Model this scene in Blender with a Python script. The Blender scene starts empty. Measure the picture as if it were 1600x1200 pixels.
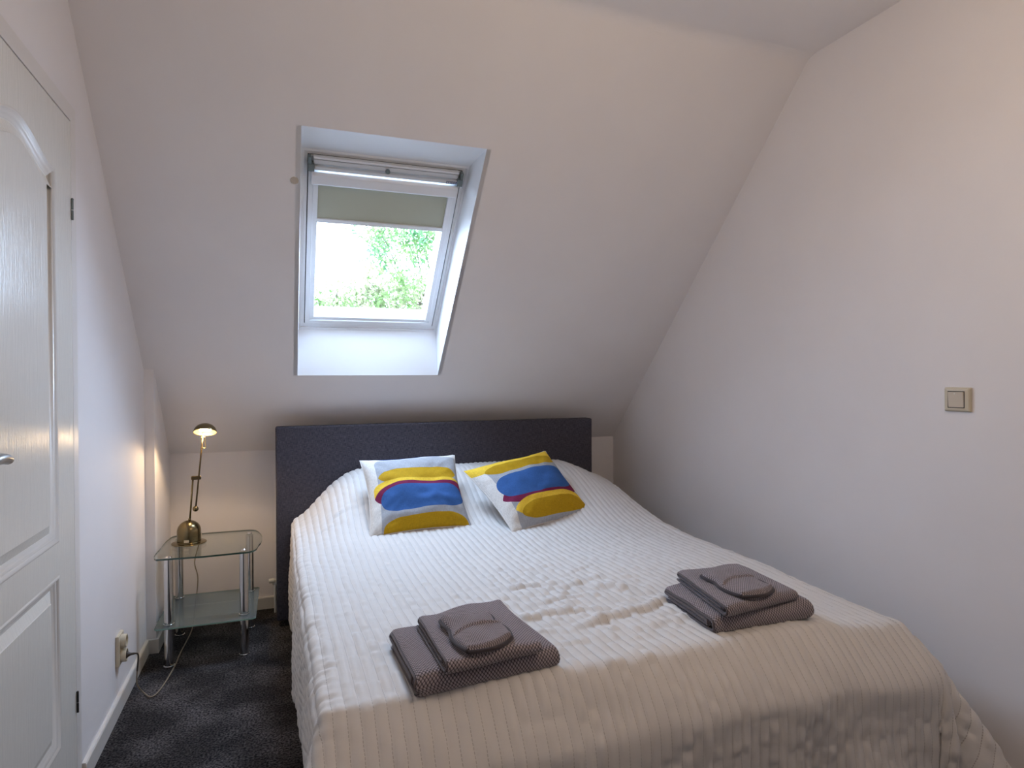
import bpy, bmesh, math, random
import numpy as np
from mathutils import Vector, Matrix
random.seed(7); rng = np.random.default_rng(7)
scene = bpy.context.scene
COL = scene.collection

# ------------------------------------------------------------------ camera
FPX, YAW, PITCH, ROLL = 984.334, 0.3508, -0.0087, -0.0047
CAM = Vector((0.6122, -3.8373, 1.30))
cam_data = bpy.data.cameras.new('camera'); cam = bpy.data.objects.new('camera', cam_data); COL.objects.link(cam)
fw = Vector((math.sin(YAW)*math.cos(PITCH), math.cos(YAW)*math.cos(PITCH), math.sin(PITCH)))
rt = Vector((math.cos(YAW), -math.sin(YAW), 0)); up = rt.cross(fw)
r2 = rt*math.cos(ROLL)+up*math.sin(ROLL); u2 = -rt*math.sin(ROLL)+up*math.cos(ROLL)
M4 = Matrix(((r2.x, u2.x, -fw.x, CAM.x), (r2.y, u2.y, -fw.y, CAM.y), (r2.z, u2.z, -fw.z, CAM.z), (0, 0, 0, 1)))
cam.matrix_world = M4
cam_data.sensor_width = 36.0; cam_data.sensor_fit = 'HORIZONTAL'; cam_data.lens = 36.0*FPX/1600.0
cam_data.clip_start = 0.05; cam_data.clip_end = 200
scene.camera = cam

# ------------------------------------------------------------------ world, lights, exposure
world = bpy.data.worlds.new('world'); scene.world = world; world.use_nodes = True
bg = world.node_tree.nodes['Background']
bg.inputs['Color'].default_value = (0.57, 0.73, 1.0, 1); bg.inputs['Strength'].default_value = 28.0
scene.view_settings.view_transform = 'Standard'; scene.view_settings.look = 'None'
scene.view_settings.exposure = 0.0; scene.view_settings.gamma = 1.0
try: scene.view_settings.use_curve_mapping = False
except Exception: pass
LAMP_COL = (1.0, 0.76, 0.52)
CEIL_LAMP = 0.95     # strength multipliers of the two lamps of the room
DESK_LAMP = 0.40

# ------------------------------------------------------------------ room measures (metres)
TH, KNEE, XR, ZC, JOG, YJ, YF = 0.8018, 0.8986, 2.7575, 2.680, 0.042, -0.437, -4.90
TAN = math.tan(TH); CO, SI = math.cos(TH), math.sin(TH)
YC = -(ZC-KNEE)/TAN                      # where the slope meets the flat ceiling
def W(x, s, D):                          # point on the roof slope: s up the slope, D outwards
    return (x, -CO*s+SI*D, KNEE+SI*s+CO*D)

# ------------------------------------------------------------------ helpers
def tag(o, label=None, cat=None, group=None, kind=None):
    if label: o['label'] = label
    if cat: o['category'] = cat
    if group: o['group'] = group
    if kind: o['kind'] = kind
    return o
def empty(name, loc=(0, 0, 0), rot=(0, 0, 0)):
    o = bpy.data.objects.new(name, None); COL.objects.link(o); o.location = loc; o.rotation_euler = rot
    o.empty_display_size = 0.05
    return o
def link(name, me, mat=None, parent=None, smooth=False):
    o = bpy.data.objects.new(name, me); COL.objects.link(o)
    if mat: me.materials.append(mat)
    if smooth: me.shade_smooth()
    if parent is not None: o.parent = parent
    return o
def bm_obj(name, bm, mat=None, parent=None, smooth=False, bevel=0, seg=2, angle=0.6):
    me = bpy.data.meshes.new(name)
    bmesh.ops.recalc_face_normals(bm, faces=bm.faces[:])
    bm.to_mesh(me); bm.free()
    o = link(name, me, mat, parent, smooth)
    if bevel:
        m = o.modifiers.new('bevel', 'BEVEL'); m.width = bevel; m.segments = seg; m.limit_method = 'ANGLE'; m.angle_limit = angle
    if smooth and bevel:
        w = o.modifiers.new('wn', 'WEIGHTED_NORMAL'); w.keep_sharp = True
    return o
def box(bm, a, b, rot=None):
    (x0, y0, z0), (x1, y1, z1) = a, b
    vs = [bm.verts.new(p) for p in ((x0, y0, z0), (x1, y0, z0), (x1, y1, z0), (x0, y1, z0), (x0, y0, z1), (x1, y0, z1), (x1, y1, z1), (x0, y1, z1))]
    for f in ((3, 2, 1, 0), (4, 5, 6, 7), (0, 1, 5, 4), (1, 2, 6, 5), (2, 3, 7, 6), (3, 0, 4, 7)): bm.faces.new([vs[i] for i in f])
    return vs
def box_obj(name, a, b, mat, parent=None, bevel=0, seg=2):
    bm = bmesh.new(); box(bm, a, b); return bm_obj(name, bm, mat, parent, bevel=bevel, seg=seg)
def ring_loft(bm, rings, cap0=False, cap1=False, closed=True):
    vr = [[bm.verts.new(p) for p in r] for r in rings]
    n = len(vr[0])
    for a, b in zip(vr[:-1], vr[1:]):
        for i in range(n if closed else n-1):
            j = (i+1) % n
            bm.faces.new((a[i], a[j], b[j], b[i]))
    if cap0: bm.faces.new(vr[0][::-1])
    if cap1: bm.faces.new(vr[-1])
    return vr
def lathe(bm, prof, seg=32, center=(0, 0, 0), cap0=True, cap1=True, axis=None):
    rot = Vector((0, 0, 1)).rotation_difference(Vector(axis)).to_matrix() if axis is not None else Matrix.Identity(3)
    c = Vector(center)
    rings = [[tuple(c+rot@Vector((r*math.cos(2*math.pi*k/seg), r*math.sin(2*math.pi*k/seg), z))) for k in range(seg)] for r, z in prof]
    ring_loft(bm, rings, cap0, cap1)
def smooth_path(pts, n=8):
    P = [Vector(p) for p in pts]; out = []
    for i in range(len(P)-1):
        p0 = P[max(i-1, 0)]; p1 = P[i]; p2 = P[i+1]; p3 = P[min(i+2, len(P)-1)]
        for k in range(n):
            t = k/n
            out.append(0.5*((2*p1)+(-p0+p2)*t+(2*p0-5*p1+4*p2-p3)*t*t+(-p0+3*p1-3*p2+p3)*t**3))
    out.append(P[-1]); return out
def tube(bm, pts, r, seg=12, cap=True):
    P = [Vector(p) for p in pts]; rings = []; nrm = None
    for i, p in enumerate(P):
        t = (P[min(i+1, len(P)-1)]-P[max(i-1, 0)]).normalized()
        if nrm is None:
            nrm = t.orthogonal().normalized()
        nrm = (nrm-t*nrm.dot(t)).normalized(); b = t.cross(nrm)
        rr = r[i] if isinstance(r, (list, tuple)) else r
        rings.append([tuple(p+nrm*rr*math.cos(2*math.pi*k/seg)+b*rr*math.sin(2*math.pi*k/seg)) for k in range(seg)])
    ring_loft(bm, rings, cap, cap)
def grid_mesh(name, P, uv=None, closed_u=False):
    """P: (rows, cols, 3) numpy array -> mesh with optional uv (rows, cols, 2)"""
    R, Cn = P.shape[:2]
    me = bpy.data.meshes.new(name)
    idx = np.arange(R*Cn).reshape(R, Cn)
    a = idx[:-1, :-1].ravel(); b = idx[:-1, 1:].ravel(); c = idx[1:, 1:].ravel(); d = idx[1:, :-1].ravel()
    q = np.stack([a, b, c, d], 1)
    me.vertices.add(R*Cn); me.vertices.foreach_set('co', P.reshape(-1).astype(np.float32))
    me.loops.add(q.size); me.loops.foreach_set('vertex_index', q.ravel().astype(np.int32))
    me.polygons.add(len(q)); me.polygons.foreach_set('loop_start', (np.arange(len(q))*4).astype(np.int32))
    me.update(calc_edges=True)
    if uv is not None:
        l = me.uv_layers.new(name='UVMap'); l.data.foreach_set('uv', uv.reshape(-1, 2)[q.ravel()].ravel().astype(np.float32))
    me.validate(); me.shade_smooth()
    return me
def sstep(a, b, x):
    t = np.clip((x-a)/(b-a), 0, 1); return t*t*(3-2*t)
_lat = rng.random((64, 64))
def vnoise(x, y):
    x = np.asarray(x, float); y = np.asarray(y, float)
    xi = np.floor(x).astype(int); yi = np.floor(y).astype(int); fx = x-xi; fy = y-yi
    fx = fx*fx*(3-2*fx); fy = fy*fy*(3-2*fy)
    g = lambda i, j: _lat[i % 64, j % 64]
    return (g(xi, yi)*(1-fx)+g(xi+1, yi)*fx)*(1-fy)+(g(xi, yi+1)*(1-fx)+g(xi+1, yi+1)*fx)*fy-0.5

# ------------------------------------------------------------------ materials
def mat(name, col=(0.8, 0.8, 0.8), rough=0.5, metal=0.0, spec=0.5, coat=0.0, emit=None, es=0.0):
    m = bpy.data.materials.new(name); m.use_nodes = True; b = m.node_tree.nodes['Principled BSDF']
    b.inputs['Base Color'].default_value = (*col, 1); b.inputs['Roughness'].default_value = rough
    b.inputs['Metallic'].default_value = metal; b.inputs['Specular IOR Level'].default_value = spec
    b.inputs['Coat Weight'].default_value = coat
    if emit: b.inputs['Emission Color'].default_value = (*emit, 1); b.inputs['Emission Strength'].default_value = es
    return m
def N(m, typ, **kw):
    n = m.node_tree.nodes.new(typ)
    for k, v in kw.items():
        if k.startswith('i_'): n.inputs[k[2:].replace('_', ' ')].default_value = v
        else: setattr(n, k, v)
    return n
def L(m, a, b): m.node_tree.links.new(a, b)
def bump_noise(m, scale=50, strength=0.1, dist=0.002, detail=3, vec=None, stretch=None, coord='Object'):
    b = m.node_tree.nodes['Principled BSDF']
    tc = N(m, 'ShaderNodeTexCoord'); mp = N(m, 'ShaderNodeMapping')
    if stretch: mp.inputs['Scale'].default_value = stretch
    L(m, tc.outputs[coord], mp.inputs['Vector'])
    n = N(m, 'ShaderNodeTexNoise'); n.inputs['Scale'].default_value = scale; n.inputs['Detail'].default_value = detail
    L(m, mp.outputs[0], n.inputs['Vector'])
    bp = N(m, 'ShaderNodeBump'); bp.inputs['Strength'].default_value = strength; bp.inputs['Distance'].default_value = dist
    L(m, n.outputs['Fac'], bp.inputs['Height']); L(m, bp.outputs[0], b.inputs['Normal'])
    return n, bp, mp
def colour_noise(m, c0, c1, scale=8, detail=4, lo=0.35, hi=0.65, stretch=None, coord='Object'):
    b = m.node_tree.nodes['Principled BSDF']
    tc = N(m, 'ShaderNodeTexCoord'); mp = N(m, 'ShaderNodeMapping')
    if stretch: mp.inputs['Scale'].default_value = stretch
    L(m, tc.outputs[coord], mp.inputs['Vector'])
    n = N(m, 'ShaderNodeTexNoise'); n.inputs['Scale'].default_value = scale; n.inputs['Detail'].default_value = detail
    L(m, mp.outputs[0], n.inputs['Vector'])
    r = N(m, 'ShaderNodeValToRGB'); r.color_ramp.elements[0].position = lo; r.color_ramp.elements[1].position = hi
    r.color_ramp.elements[0].color = (*c0, 1); r.color_ramp.elements[1].color = (*c1, 1)
    L(m, n.outputs['Fac'], r.inputs[0]); L(m, r.outputs[0], b.inputs['Base Color'])
    return r

M_wall = mat('wall_paint', (0.87, 0.84, 0.85), 0.75, spec=0.25)
colour_noise(M_wall, (0.86, 0.832, 0.842), (0.88, 0.852, 0.860), 3.0, 3)
bump_noise(M_wall, 220, 0.12, 0.001, 2)
M_reveal = mat('reveal_paint', (0.83, 0.83, 0.84), 0.5)
M_skirt = mat('skirting_paint', (0.74, 0.71, 0.67), 0.4)
M_white = mat('white_lacquer', (0.80, 0.81, 0.83), 0.3)
M_alu = mat('aluminium_white', (0.66, 0.68, 0.70), 0.35, metal=0.3)
M_grey = mat('grey_plastic', (0.16, 0.20, 0.21), 0.45)
M_gasket = mat('black_rubber', (0.012, 0.015, 0.02), 0.6)
M_chrome = mat('chrome', (0.78, 0.77, 0.76), 0.12, metal=1.0)
M_steel = mat('brushed_steel', (0.45, 0.44, 0.43), 0.3, metal=1.0)
M_plastic = mat('cream_plastic', (0.62, 0.55, 0.42), 0.3)
M_plastic2 = mat('cream_plastic_rocker', (0.64, 0.56, 0.46), 0.28)
M_whitep = mat('white_plastic', (0.8, 0.78, 0.72), 0.35)
M_black = mat('black_paint', (0.015, 0.014, 0.014), 0.5)

# carpet
M_carpet = mat('dark_carpet', (0.02, 0.018, 0.019), 0.95, spec=0.1)
r = colour_noise(M_carpet, (0.014, 0.013, 0.0145), (0.135, 0.122, 0.122), 130, 6, 0.38, 0.68)
nt = M_carpet.node_tree
n2, bp, _ = bump_noise(M_carpet, 260, 0.9, 0.006, 5)
# large soft patches where the pile lies another way
tc = N(M_carpet, 'ShaderNodeTexCoord'); nz = N(M_carpet, 'ShaderNodeTexNoise'); nz.inputs['Scale'].default_value = 4.5; nz.inputs['Detail'].default_value = 5
L(M_carpet, tc.outputs['Object'], nz.inputs['Vector'])
mr = N(M_carpet, 'ShaderNodeMapRange'); mr.inputs['From Min'].default_value = 0.42; mr.inputs['From Max'].default_value = 0.66; mr.inputs['To Min'].default_value = 0.6; mr.inputs['To Max'].default_value = 1.6
L(M_carpet, nz.outputs['Fac'], mr.inputs['Value'])
mx = N(M_carpet, 'ShaderNodeVectorMath', operation='SCALE'); L(M_carpet, r.outputs[0], mx.inputs[0]); L(M_carpet, mr.outputs[0], mx.inputs['Scale'])
L(M_carpet, mx.outputs[0], nt.nodes['Principled BSDF'].inputs['Base Color'])

# woven charcoal upholstery of the headboard
def woven(name, c0, c1, scale, bump=0.5):
    m = mat(name, c0, 0.85, spec=0.25); b = m.node_tree.nodes['Principled BSDF']
    tc = N(m, 'ShaderNodeTexCoord')
    outs = []
    for st in ((1.0, 1.0, 14.0), (14.0, 1.0, 1.0)):
        mp = N(m, 'ShaderNodeMapping'); mp.inputs['Scale'].default_value = st; L(m, tc.outputs['Object'], mp.inputs['Vector'])
        n = N(m, 'ShaderNodeTexNoise'); n.inputs['Scale'].default_value = scale; n.inputs['Detail'].default_value = 3; L(m, mp.outputs[0], n.inputs['Vector']); outs.append(n)
    ad = N(m, 'ShaderNodeMath', operation='ADD'); L(m, outs[0].outputs['Fac'], ad.inputs[0]); L(m, outs[1].outputs['Fac'], ad.inputs[1])
    r = N(m, 'ShaderNodeValToRGB'); e = r.color_ramp.elements; e[0].position = 0.40; e[1].position = 0.62; e[0].color = (*c0, 1); e[1].color = (*c1, 1)
    hv = N(m, 'ShaderNodeMath', operation='MULTIPLY'); hv.inputs[1].default_value = 0.5; L(m, ad.outputs[0], hv.inputs[0])
    L(m, hv.outputs[0], r.inputs[0]); L(m, r.outputs[0], b.inputs['Base Color'])
    bp = N(m, 'ShaderNodeBump'); bp.inputs['Strength'].default_value = bump; bp.inputs['Distance'].default_value = 0.002
    L(m, hv.outputs[0], bp.inputs['Height']); L(m, bp.outputs[0], b.inputs['Normal'])
    return m
M_head = woven('charcoal_weave', (0.026, 0.027, 0.040), (0.108, 0.098, 0.118), 48)
M_boxspring = woven('box_spring_cloth', (0.018, 0.018, 0.022), (0.05, 0.047, 0.052), 60)
M_matt = mat('mattress_cloth', (0.7, 0.69, 0.66), 0.8)

# quilted cotton bedspread
M_spread = mat('quilted_cotton', (0.74, 0.705, 0.66), 0.62, spec=0.35)
M_spread.node_tree.nodes['Principled BSDF'].inputs['Sheen Weight'].default_value = 0.15
bump_noise(M_spread, 60, 0.22, 0.004, 4, coord='UV', stretch=(1, 1.6, 1))
def seam_threads(m, pitch, base, thread):
    b = m.node_tree.nodes['Principled BSDF']; tc = N(m, 'ShaderNodeTexCoord'); sp = N(m, 'ShaderNodeSeparateXYZ'); L(m, tc.outputs['UV'], sp.inputs[0])
    def mt(op, a, v=None):
        n = N(m, 'ShaderNodeMath', operation=op); L(m, a, n.inputs[0])
        if v is not None: n.inputs[1].default_value = v
        return n.outputs[0]
    k = mt('LESS_THAN', mt('PINGPONG', sp.outputs['X'], pitch/2), 0.0010)
    dash = mt('LESS_THAN', mt('FRACT', mt('MULTIPLY', sp.outputs['Y'], 120)), 0.70)
    mu = N(m, 'ShaderNodeMath', operation='MULTIPLY'); L(m, k, mu.inputs[0]); L(m, dash, mu.inputs[1])
    mx = N(m, 'ShaderNodeMix', data_type='RGBA'); L(m, mu.outputs[0], mx.inputs[0]); mx.inputs[6].default_value = (*base, 1); mx.inputs[7].default_value = (*thread, 1)
    L(m, mx.outputs[2], b.inputs['Base Color'])
seam_threads(M_spread, 0.0293, (0.70, 0.675, 0.655), (0.42, 0.39, 0.37))

# waffle towel cloth
def waffle(name, c0, c1, sc):
    m = mat(name, c0, 0.95, spec=0.1); b = m.node_tree.nodes['Principled BSDF']
    b.inputs['Sheen Weight'].default_value = 0.25
    tc = N(m, 'ShaderNodeTexCoord'); mp = N(m, 'ShaderNodeMapping'); mp.inputs['Rotation'].default_value = (0, 0, math.radians(45)); mp.inputs['Scale'].default_value = (sc, sc, sc)
    L(m, tc.outputs['UV'], mp.inputs['Vector'])
    sep = N(m, 'ShaderNodeSeparateXYZ'); L(m, mp.outputs[0], sep.inputs[0])
    sn = []
    for ax in 'XY':
        s = N(m, 'ShaderNodeMath', operation='SINE'); L(m, sep.outputs[ax], s.inputs[0])
        a = N(m, 'ShaderNodeMath', operation='ABSOLUTE'); L(m, s.outputs[0], a.inputs[0]); sn.append(a)
    mul = N(m, 'ShaderNodeMath', operation='MULTIPLY'); L(m, sn[0].outputs[0], mul.inputs[0]); L(m, sn[1].outputs[0], mul.inputs[1])
    pw = N(m, 'ShaderNodeMath', operation='POWER'); pw.inputs[1].default_value = 0.7; L(m, mul.outputs[0], pw.inputs[0])
    r = N(m, 'ShaderNodeValToRGB'); e = r.color_ramp.elements; e[0].position = 0.15; e[1].position = 0.7; e[0].color = (*c0, 1); e[1].color = (*c1, 1)
    L(m, pw.outputs[0], r.inputs[0]); L(m, r.outputs[0], b.inputs['Base Color'])
    bp = N(m, 'ShaderNodeBump'); bp.inputs['Strength'].default_value = 0.9; bp.inputs['Distance'].default_value = 0.002
    L(m, pw.outputs[0], bp.inputs['Height']); L(m, bp.outputs[0], b.inputs['Normal'])
    return m
M_towel = waffle('grey_brown_towel', (0.060, 0.050, 0.057), (0.42, 0.36, 0.385), 480)
M_hem = waffle('towel_hem', (0.12, 0.10, 0.105), (0.62, 0.55, 0.57), 700)

# white lacquered door with embossed wood grain
def door_mat(name, vertical=True):
    m = mat(name, (0.80, 0.785, 0.74), 0.26, spec=0.5)
    n, bp, mp = bump_noise(m, 26, 0.40, 0.003, 4, stretch=((1, 5, 0.35) if vertical else (1, 0.35, 5)))
    n.inputs['Distortion'].default_value = 0.9
    return m
M_door = door_mat('door_lacquer', True); M_doorrail = door_mat('door_lacquer_rail', False)
M_mould = mat('door_moulding_lacquer', (0.80, 0.775, 0.74), 0.25)

# old brass of the lamp
M_brass = mat('antique_brass', (0.23, 0.18, 0.095), 0.24, metal=1.0)
bump_noise(M_brass, 30, 0.05, 0.001, 2, stretch=(1, 1, 12))
M_brassdark = mat('dark_brass', (0.12, 0.09, 0.05), 0.32, metal=1.0)
M_shade_in = mat('lamp_shade_lining', (0.85, 0.72, 0.45), 0.35, metal=0.6)
M_bulb = mat('bulb_glow', (1, 0.9, 0.7), 0.3, emit=(1.0, 0.74, 0.40), es=45)
M_cable = mat('clear_brown_cable', (0.30, 0.24, 0.17), 0.35)
M_cable_dark = mat('dark_plug', (0.06, 0.045, 0.035), 0.4)

def thin_glass(name, tint, refl=0.9, rough=0.02, diffuse=0.0, dcol=(0.6, 0.75, 0.7)):
    m = bpy.data.materials.new(name); m.use_nodes = True; nt = m.node_tree; nt.nodes.clear()
    out = nt.nodes.new('ShaderNodeOutputMaterial'); tr = nt.nodes.new('ShaderNodeBsdfTransparent'); tr.inputs[0].default_value = (*tint, 1)
    gl = nt.nodes.new('ShaderNodeBsdfGlossy'); gl.inputs['Roughness'].default_value = rough
    fr = nt.nodes.new('ShaderNodeLayerWeight'); fr.inputs['Blend'].default_value = 0.5
    pw = nt.nodes.new('ShaderNodeMath'); pw.operation = 'POWER'; pw.inputs[1].default_value = 5.0; nt.links.new(fr.outputs['Facing'], pw.inputs[0])
    mu = nt.nodes.new('ShaderNodeMath'); mu.operation = 'MULTIPLY_ADD'; mu.inputs[1].default_value = refl*0.8; mu.inputs[2].default_value = 0.04*refl
    nt.links.new(pw.outputs[0], mu.inputs[0])
    base = tr
    if diffuse:
        df = nt.nodes.new('ShaderNodeBsdfDiffuse'); df.inputs[0].default_value = (*dcol, 1)
        tl = nt.nodes.new('ShaderNodeBsdfTranslucent'); tl.inputs[0].default_value = (*dcol, 1)
        m1 = nt.nodes.new('ShaderNodeMixShader'); m1.inputs[0].default_value = 0.5; nt.links.new(df.outputs[0], m1.inputs[1]); nt.links.new(tl.outputs[0], m1.inputs[2])
        m2 = nt.nodes.new('ShaderNodeMixShader'); m2.inputs[0].default_value = diffuse; nt.links.new(tr.outputs[0], m2.inputs[1]); nt.links.new(m1.outputs[0], m2.inputs[2]); base = m2
    mx = nt.nodes.new('ShaderNodeMixShader'); nt.links.new(mu.outputs[0], mx.inputs[0]); nt.links.new(base.outputs[0], mx.inputs[1]); nt.links.new(gl.outputs[0], mx.inputs[2])
    nt.links.new(mx.outputs[0], out.inputs[0])
    return m
M_pane = thin_glass('window_glass', (0.97, 0.985, 0.98), 0.6)
M_tglass = thin_glass('table_glass', (0.93, 0.96, 0.95), 1.0)
M_frost = thin_glass('frosted_glass', (0.80, 0.85, 0.84), 0.8, 0.25, 0.5, (0.30, 0.345, 0.345))
M_gedge = mat('green_glass_edge', (0.035, 0.085, 0.075), 0.15, spec=0.8)
M_gedge2 = mat('pale_glass_edge', (0.25, 0.42, 0.38), 0.2, spec=0.6)

# ================================================================== structure
def struct(o, label, cat): return tag(o, label, cat, kind='structure')
struct(box_obj('floor', (-0.15, YF-0.1, -0.1), (XR+0.15, 0.15, 0.0), M_carpet), 'dark charcoal carpet covering the bedroom floor', 'floor')
# left wall with the door opening
DY1, DY0, DZ = -1.516, -2.346, 2.106          # door leaf: hinge side, lock side, top
bm = bmesh.new()
box(bm, (-0.12, YF, 0), (0, DY0-0.05, 2.9)); box(bm, (-0.12, DY0-0.05, DZ+0.05), (0, DY1+0.05, 2.9))
box(bm, (-0.12, DY1+0.05, 0), (0, YJ, 2.9)); box(bm, (-0.12, YJ, 0), (JOG, 0.1, 2.9)); box(bm, (-0.12, DY0-0.05, 0), (-0.06, DY1+0.05, DZ+0.05))
struct(bm_obj('wall_left', bm, M_wall), 'pale plastered left wall with the door and a shallow step near the corner', 'wall')
struct(box_obj('wall_right', (XR, YF, 0), (XR+0.12, 0.15, 2.9), M_wall), 'pale plastered right wall with the light switch', 'wall')
struct(box_obj('wall_back', (-0.12, 0, 0), (XR+0.12, 0.12, KNEE+0.02), M_wall), 'low knee wall under the slope behind the headboard', 'wall')
struct(box_obj('wall_front', (-0.12, YF-0.12, 0), (XR+0.12, YF, 2.9), M_wall), 'plain wall behind the viewer facing the bed', 'wall')
# ceiling = flat part + slope with the opening of the skylight
HX0, HX1, HS0, HS1 = 0.690, 1.427, 0.588, 1.896
SMAX = -YC/CO-0.04
bm = bmesh.new()
xs = (-0.12, HX0, HX1, XR+0.12); ss = (-0.02, HS0, HS1, SMAX)
v = [[bm.verts.new(W(x, s, 0)) for x in xs] for s in ss]
for i in range(3):
    for j in range(3):
        if (i, j) != (1, 1): bm.faces.new((v[i][j], v[i][j+1], v[i+1][j+1], v[i+1][j]))
# a softly rounded crease, then the flat ceiling
tv = v[3]; RC = 0.04
for k in range(1, 9):
    a = k/8; y0_, z0_ = W(0, SMAX, 0)[1:]
    # quadratic blend between the end of the slope and the start of the flat part
    pA = Vector(W(0, SMAX, 0)); pB = Vector((0, YC, ZC)); pC = Vector((0, YC-RC, ZC)); pp = pA*(1-a)**2+pB*2*a*(1-a)+pC*a*a
    nv = [bm.verts.new((x, pp.y, pp.z)) for x in xs]
    for j in range(3): bm.faces.new((tv[j], tv[j+1], nv[j+1], nv[j]))
    tv = nv
fl = [bm.verts.new((x, YF-0.1, ZC)) for x in xs]
for j in range(3): bm.faces.new((tv[j], tv[j+1], fl[j+1], fl[j]))
me = bpy.data.meshes.new('ceiling'); bmesh.ops.recalc_face_normals(bm, faces=bm.faces[:])
for f in bm.faces: f.normal_update()
bm.to_mesh(me); bm.free()
ceil = link('ceiling', me, M_wall)
sol = ceil.modifiers.new('solid', 'SOLIDIFY'); sol.thickness = 0.03
zc = np.mean([p.normal.z for p in me.polygons]); sol.offset = 1 if zc > 0 else -1
struct(ceil, 'sloping and flat plastered ceiling with the skylight opening', 'ceiling')
# reveals of the skylight
FD = 0.170; FS0, FS1, FX0, FX1 = HS0+FD*0.985, HS1-FD*0.97, 0.697, 1.421
def quad_slab(bm, a, b, c, d, n, t):
    n = Vector(n).normalized()*t
    A = [Vector(p) for p in (a, b, c, d)]
    vs = [bm.verts.new(p) for p in A]+[bm.verts.new(p+n) for p in A]
    for f in ((0, 1, 2, 3), (7, 6, 5, 4), (0, 4, 5, 1), (1, 5, 6, 2), (2, 6, 7, 3), (3, 7, 4, 0)): bm.faces.new([vs[i] for i in f])
bm = bmesh.new()
e = 0.0
quad_slab(bm, W(HX0, HS0, e), W(HX1, HS0, e), W(FX1, FS0, FD), W(FX0, FS0, FD), (0, 1, 0), 0.02)
quad_slab(bm, W(HX0, HS1, e), W(HX1, HS1, e), W(FX1, FS1, FD), W(FX0, FS1, FD), (0, 0, 1), 0.02)
quad_slab(bm, W(HX0, HS0, e), W(HX0, HS1, e), W(FX0, FS1, FD), W(FX0, FS0, FD), (-1, 0, 0), 0.02)
quad_slab(bm, W(HX1, HS0, e), W(HX1, HS1, e), W(FX1, FS1, FD), W(FX1, FS0, FD), (1, 0, 0), 0.02)
struct(bm_obj('trim_1', bm, M_reveal), 'smooth white lining boards of the deep skylight recess', 'window lining')

# ------------------------------------------------------------------ skylight: local axes x, s (up slope), -D
win = empty('window_1', W(0, 0, 0), (math.pi-TH, 0, 0)); struct(win, 'white framed roof window with a roller blind half open', 'window')
def rim(bm, x0, x1, s0, s1, w, d0, d1, ws=None, wb=None, wt=None):
    """rectangular ring of four mitred bars, from depth d0 to d1"""
    wb = w if wb is None else wb; wt = w if wt is None else wt; ws = w if ws is None else ws
    o = [(x0, s0), (x1, s0), (x1, s1), (x0, s1)]; i = [(x0+ws, s0+wb), (x1-ws, s0+wb), (x1-ws, s1-wt), (x0+ws, s1-wt)]
    V = {}
    for nm, pts in (('o', o), ('i', i)):
        for dk, d in ((0, d0), (1, d1)): V[nm, dk] = [bm.verts.new((p[0], p[1], -d)) for p in pts]
    for k in range(4):
        j = (k+1) % 4
        bm.faces.new((V['o', 0][k], V['o', 0][j], V['i', 0][j], V['i', 0][k])); bm.faces.new((V['o', 1][k], V['i', 1][k], V['i', 1][j], V['o', 1][j]))
        bm.faces.new((V['o', 0][k], V['o', 1][k], V['o', 1][j], V['o', 0][j])); bm.faces.new((V['i', 0][k], V['i', 0][j], V['i', 1][j], V['i', 1][k]))
bm = bmesh.new(); rim(bm, FX0-0.02, FX1+0.02, FS0-0.02, FS1+0.02, 0.02+0.012, FD, FD+0.10); rim(bm, FX0+0.010, FX1-0.010, FS0+0.012, FS1-0.010, 0.016, FD+0.008, FD+0.10, wb=0.022)
bm_obj('window_frame', bm, M_white, win, bevel=0.002)
bm = bmesh.new(); rim(bm, FX0+0.025, FX1-0.025, FS0+0.032, FS1-0.025, 0.006, FD+0.012, FD+0.09)
bm_obj('gasket', bm, M_gasket, win)
SX0, SX1, SS0, SS1 = FX0+0.030, FX1-0.030, FS0+0.037, FS1-0.030
bm = bmesh.new(); rim(bm, SX0, SX1, SS0, SS1, 0.022, FD+0.004, FD+0.05); rim(bm, SX0+0.020, SX1-0.020, SS0+0.020, SS1-0.020, 0.016, FD+0.012, FD+0.05)
sash = bm_obj('sash', bm, M_white, win, bevel=0.002)
bm = bmesh.new()                       # bevelled glazing bead
x0, x1, s0, s1 = SX0+0.034, SX1-0.040, SS0+0.036, SS1-0.034
ring_loft(bm, [[(x0, s0, -(FD+0.014)), (x1, s0, -(FD+0.014)), (x1, s1, -(FD+0.014)), (x0, s1, -(FD+0.014))], [(x0+0.006, s0+0.030, -(FD+0.05)), (x1-0.010, s0+0.030, -(FD+0.05)), (x1-0.006, s1-0.006, -(FD+0.05)), (x0+0.006, s1-0.006, -(FD+0.05))]])
bd = bm_obj('glazing_bead', bm, M_white, sash); md = bd.modifiers.new('s', 'SOLIDIFY'); md.thickness = 0.004
bm = bmesh.new(); box(bm, (x0-0.01, s0-0.01, -(FD+0.056)), (x1+0.01, s1+0.01, -(FD+0.050)))
bm_obj('pane', bm, M_pane, sash)
bm = bmesh.new(); rim(bm, SX0, SX1, SS0, SS1, 0.046, FD+0.050, FD+0.09)      # outer half of the sash and the rain flashing
bm_obj('outer_sash', bm, M_alu, win)
bm = bmesh.new(); rim(bm, FX0-0.05, FX1+0.05, FS0-0.05, FS1+0.05, 0.07, FD+0.08, FD+0.11); bm_obj('flashing', bm, M_steel, win)
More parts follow.
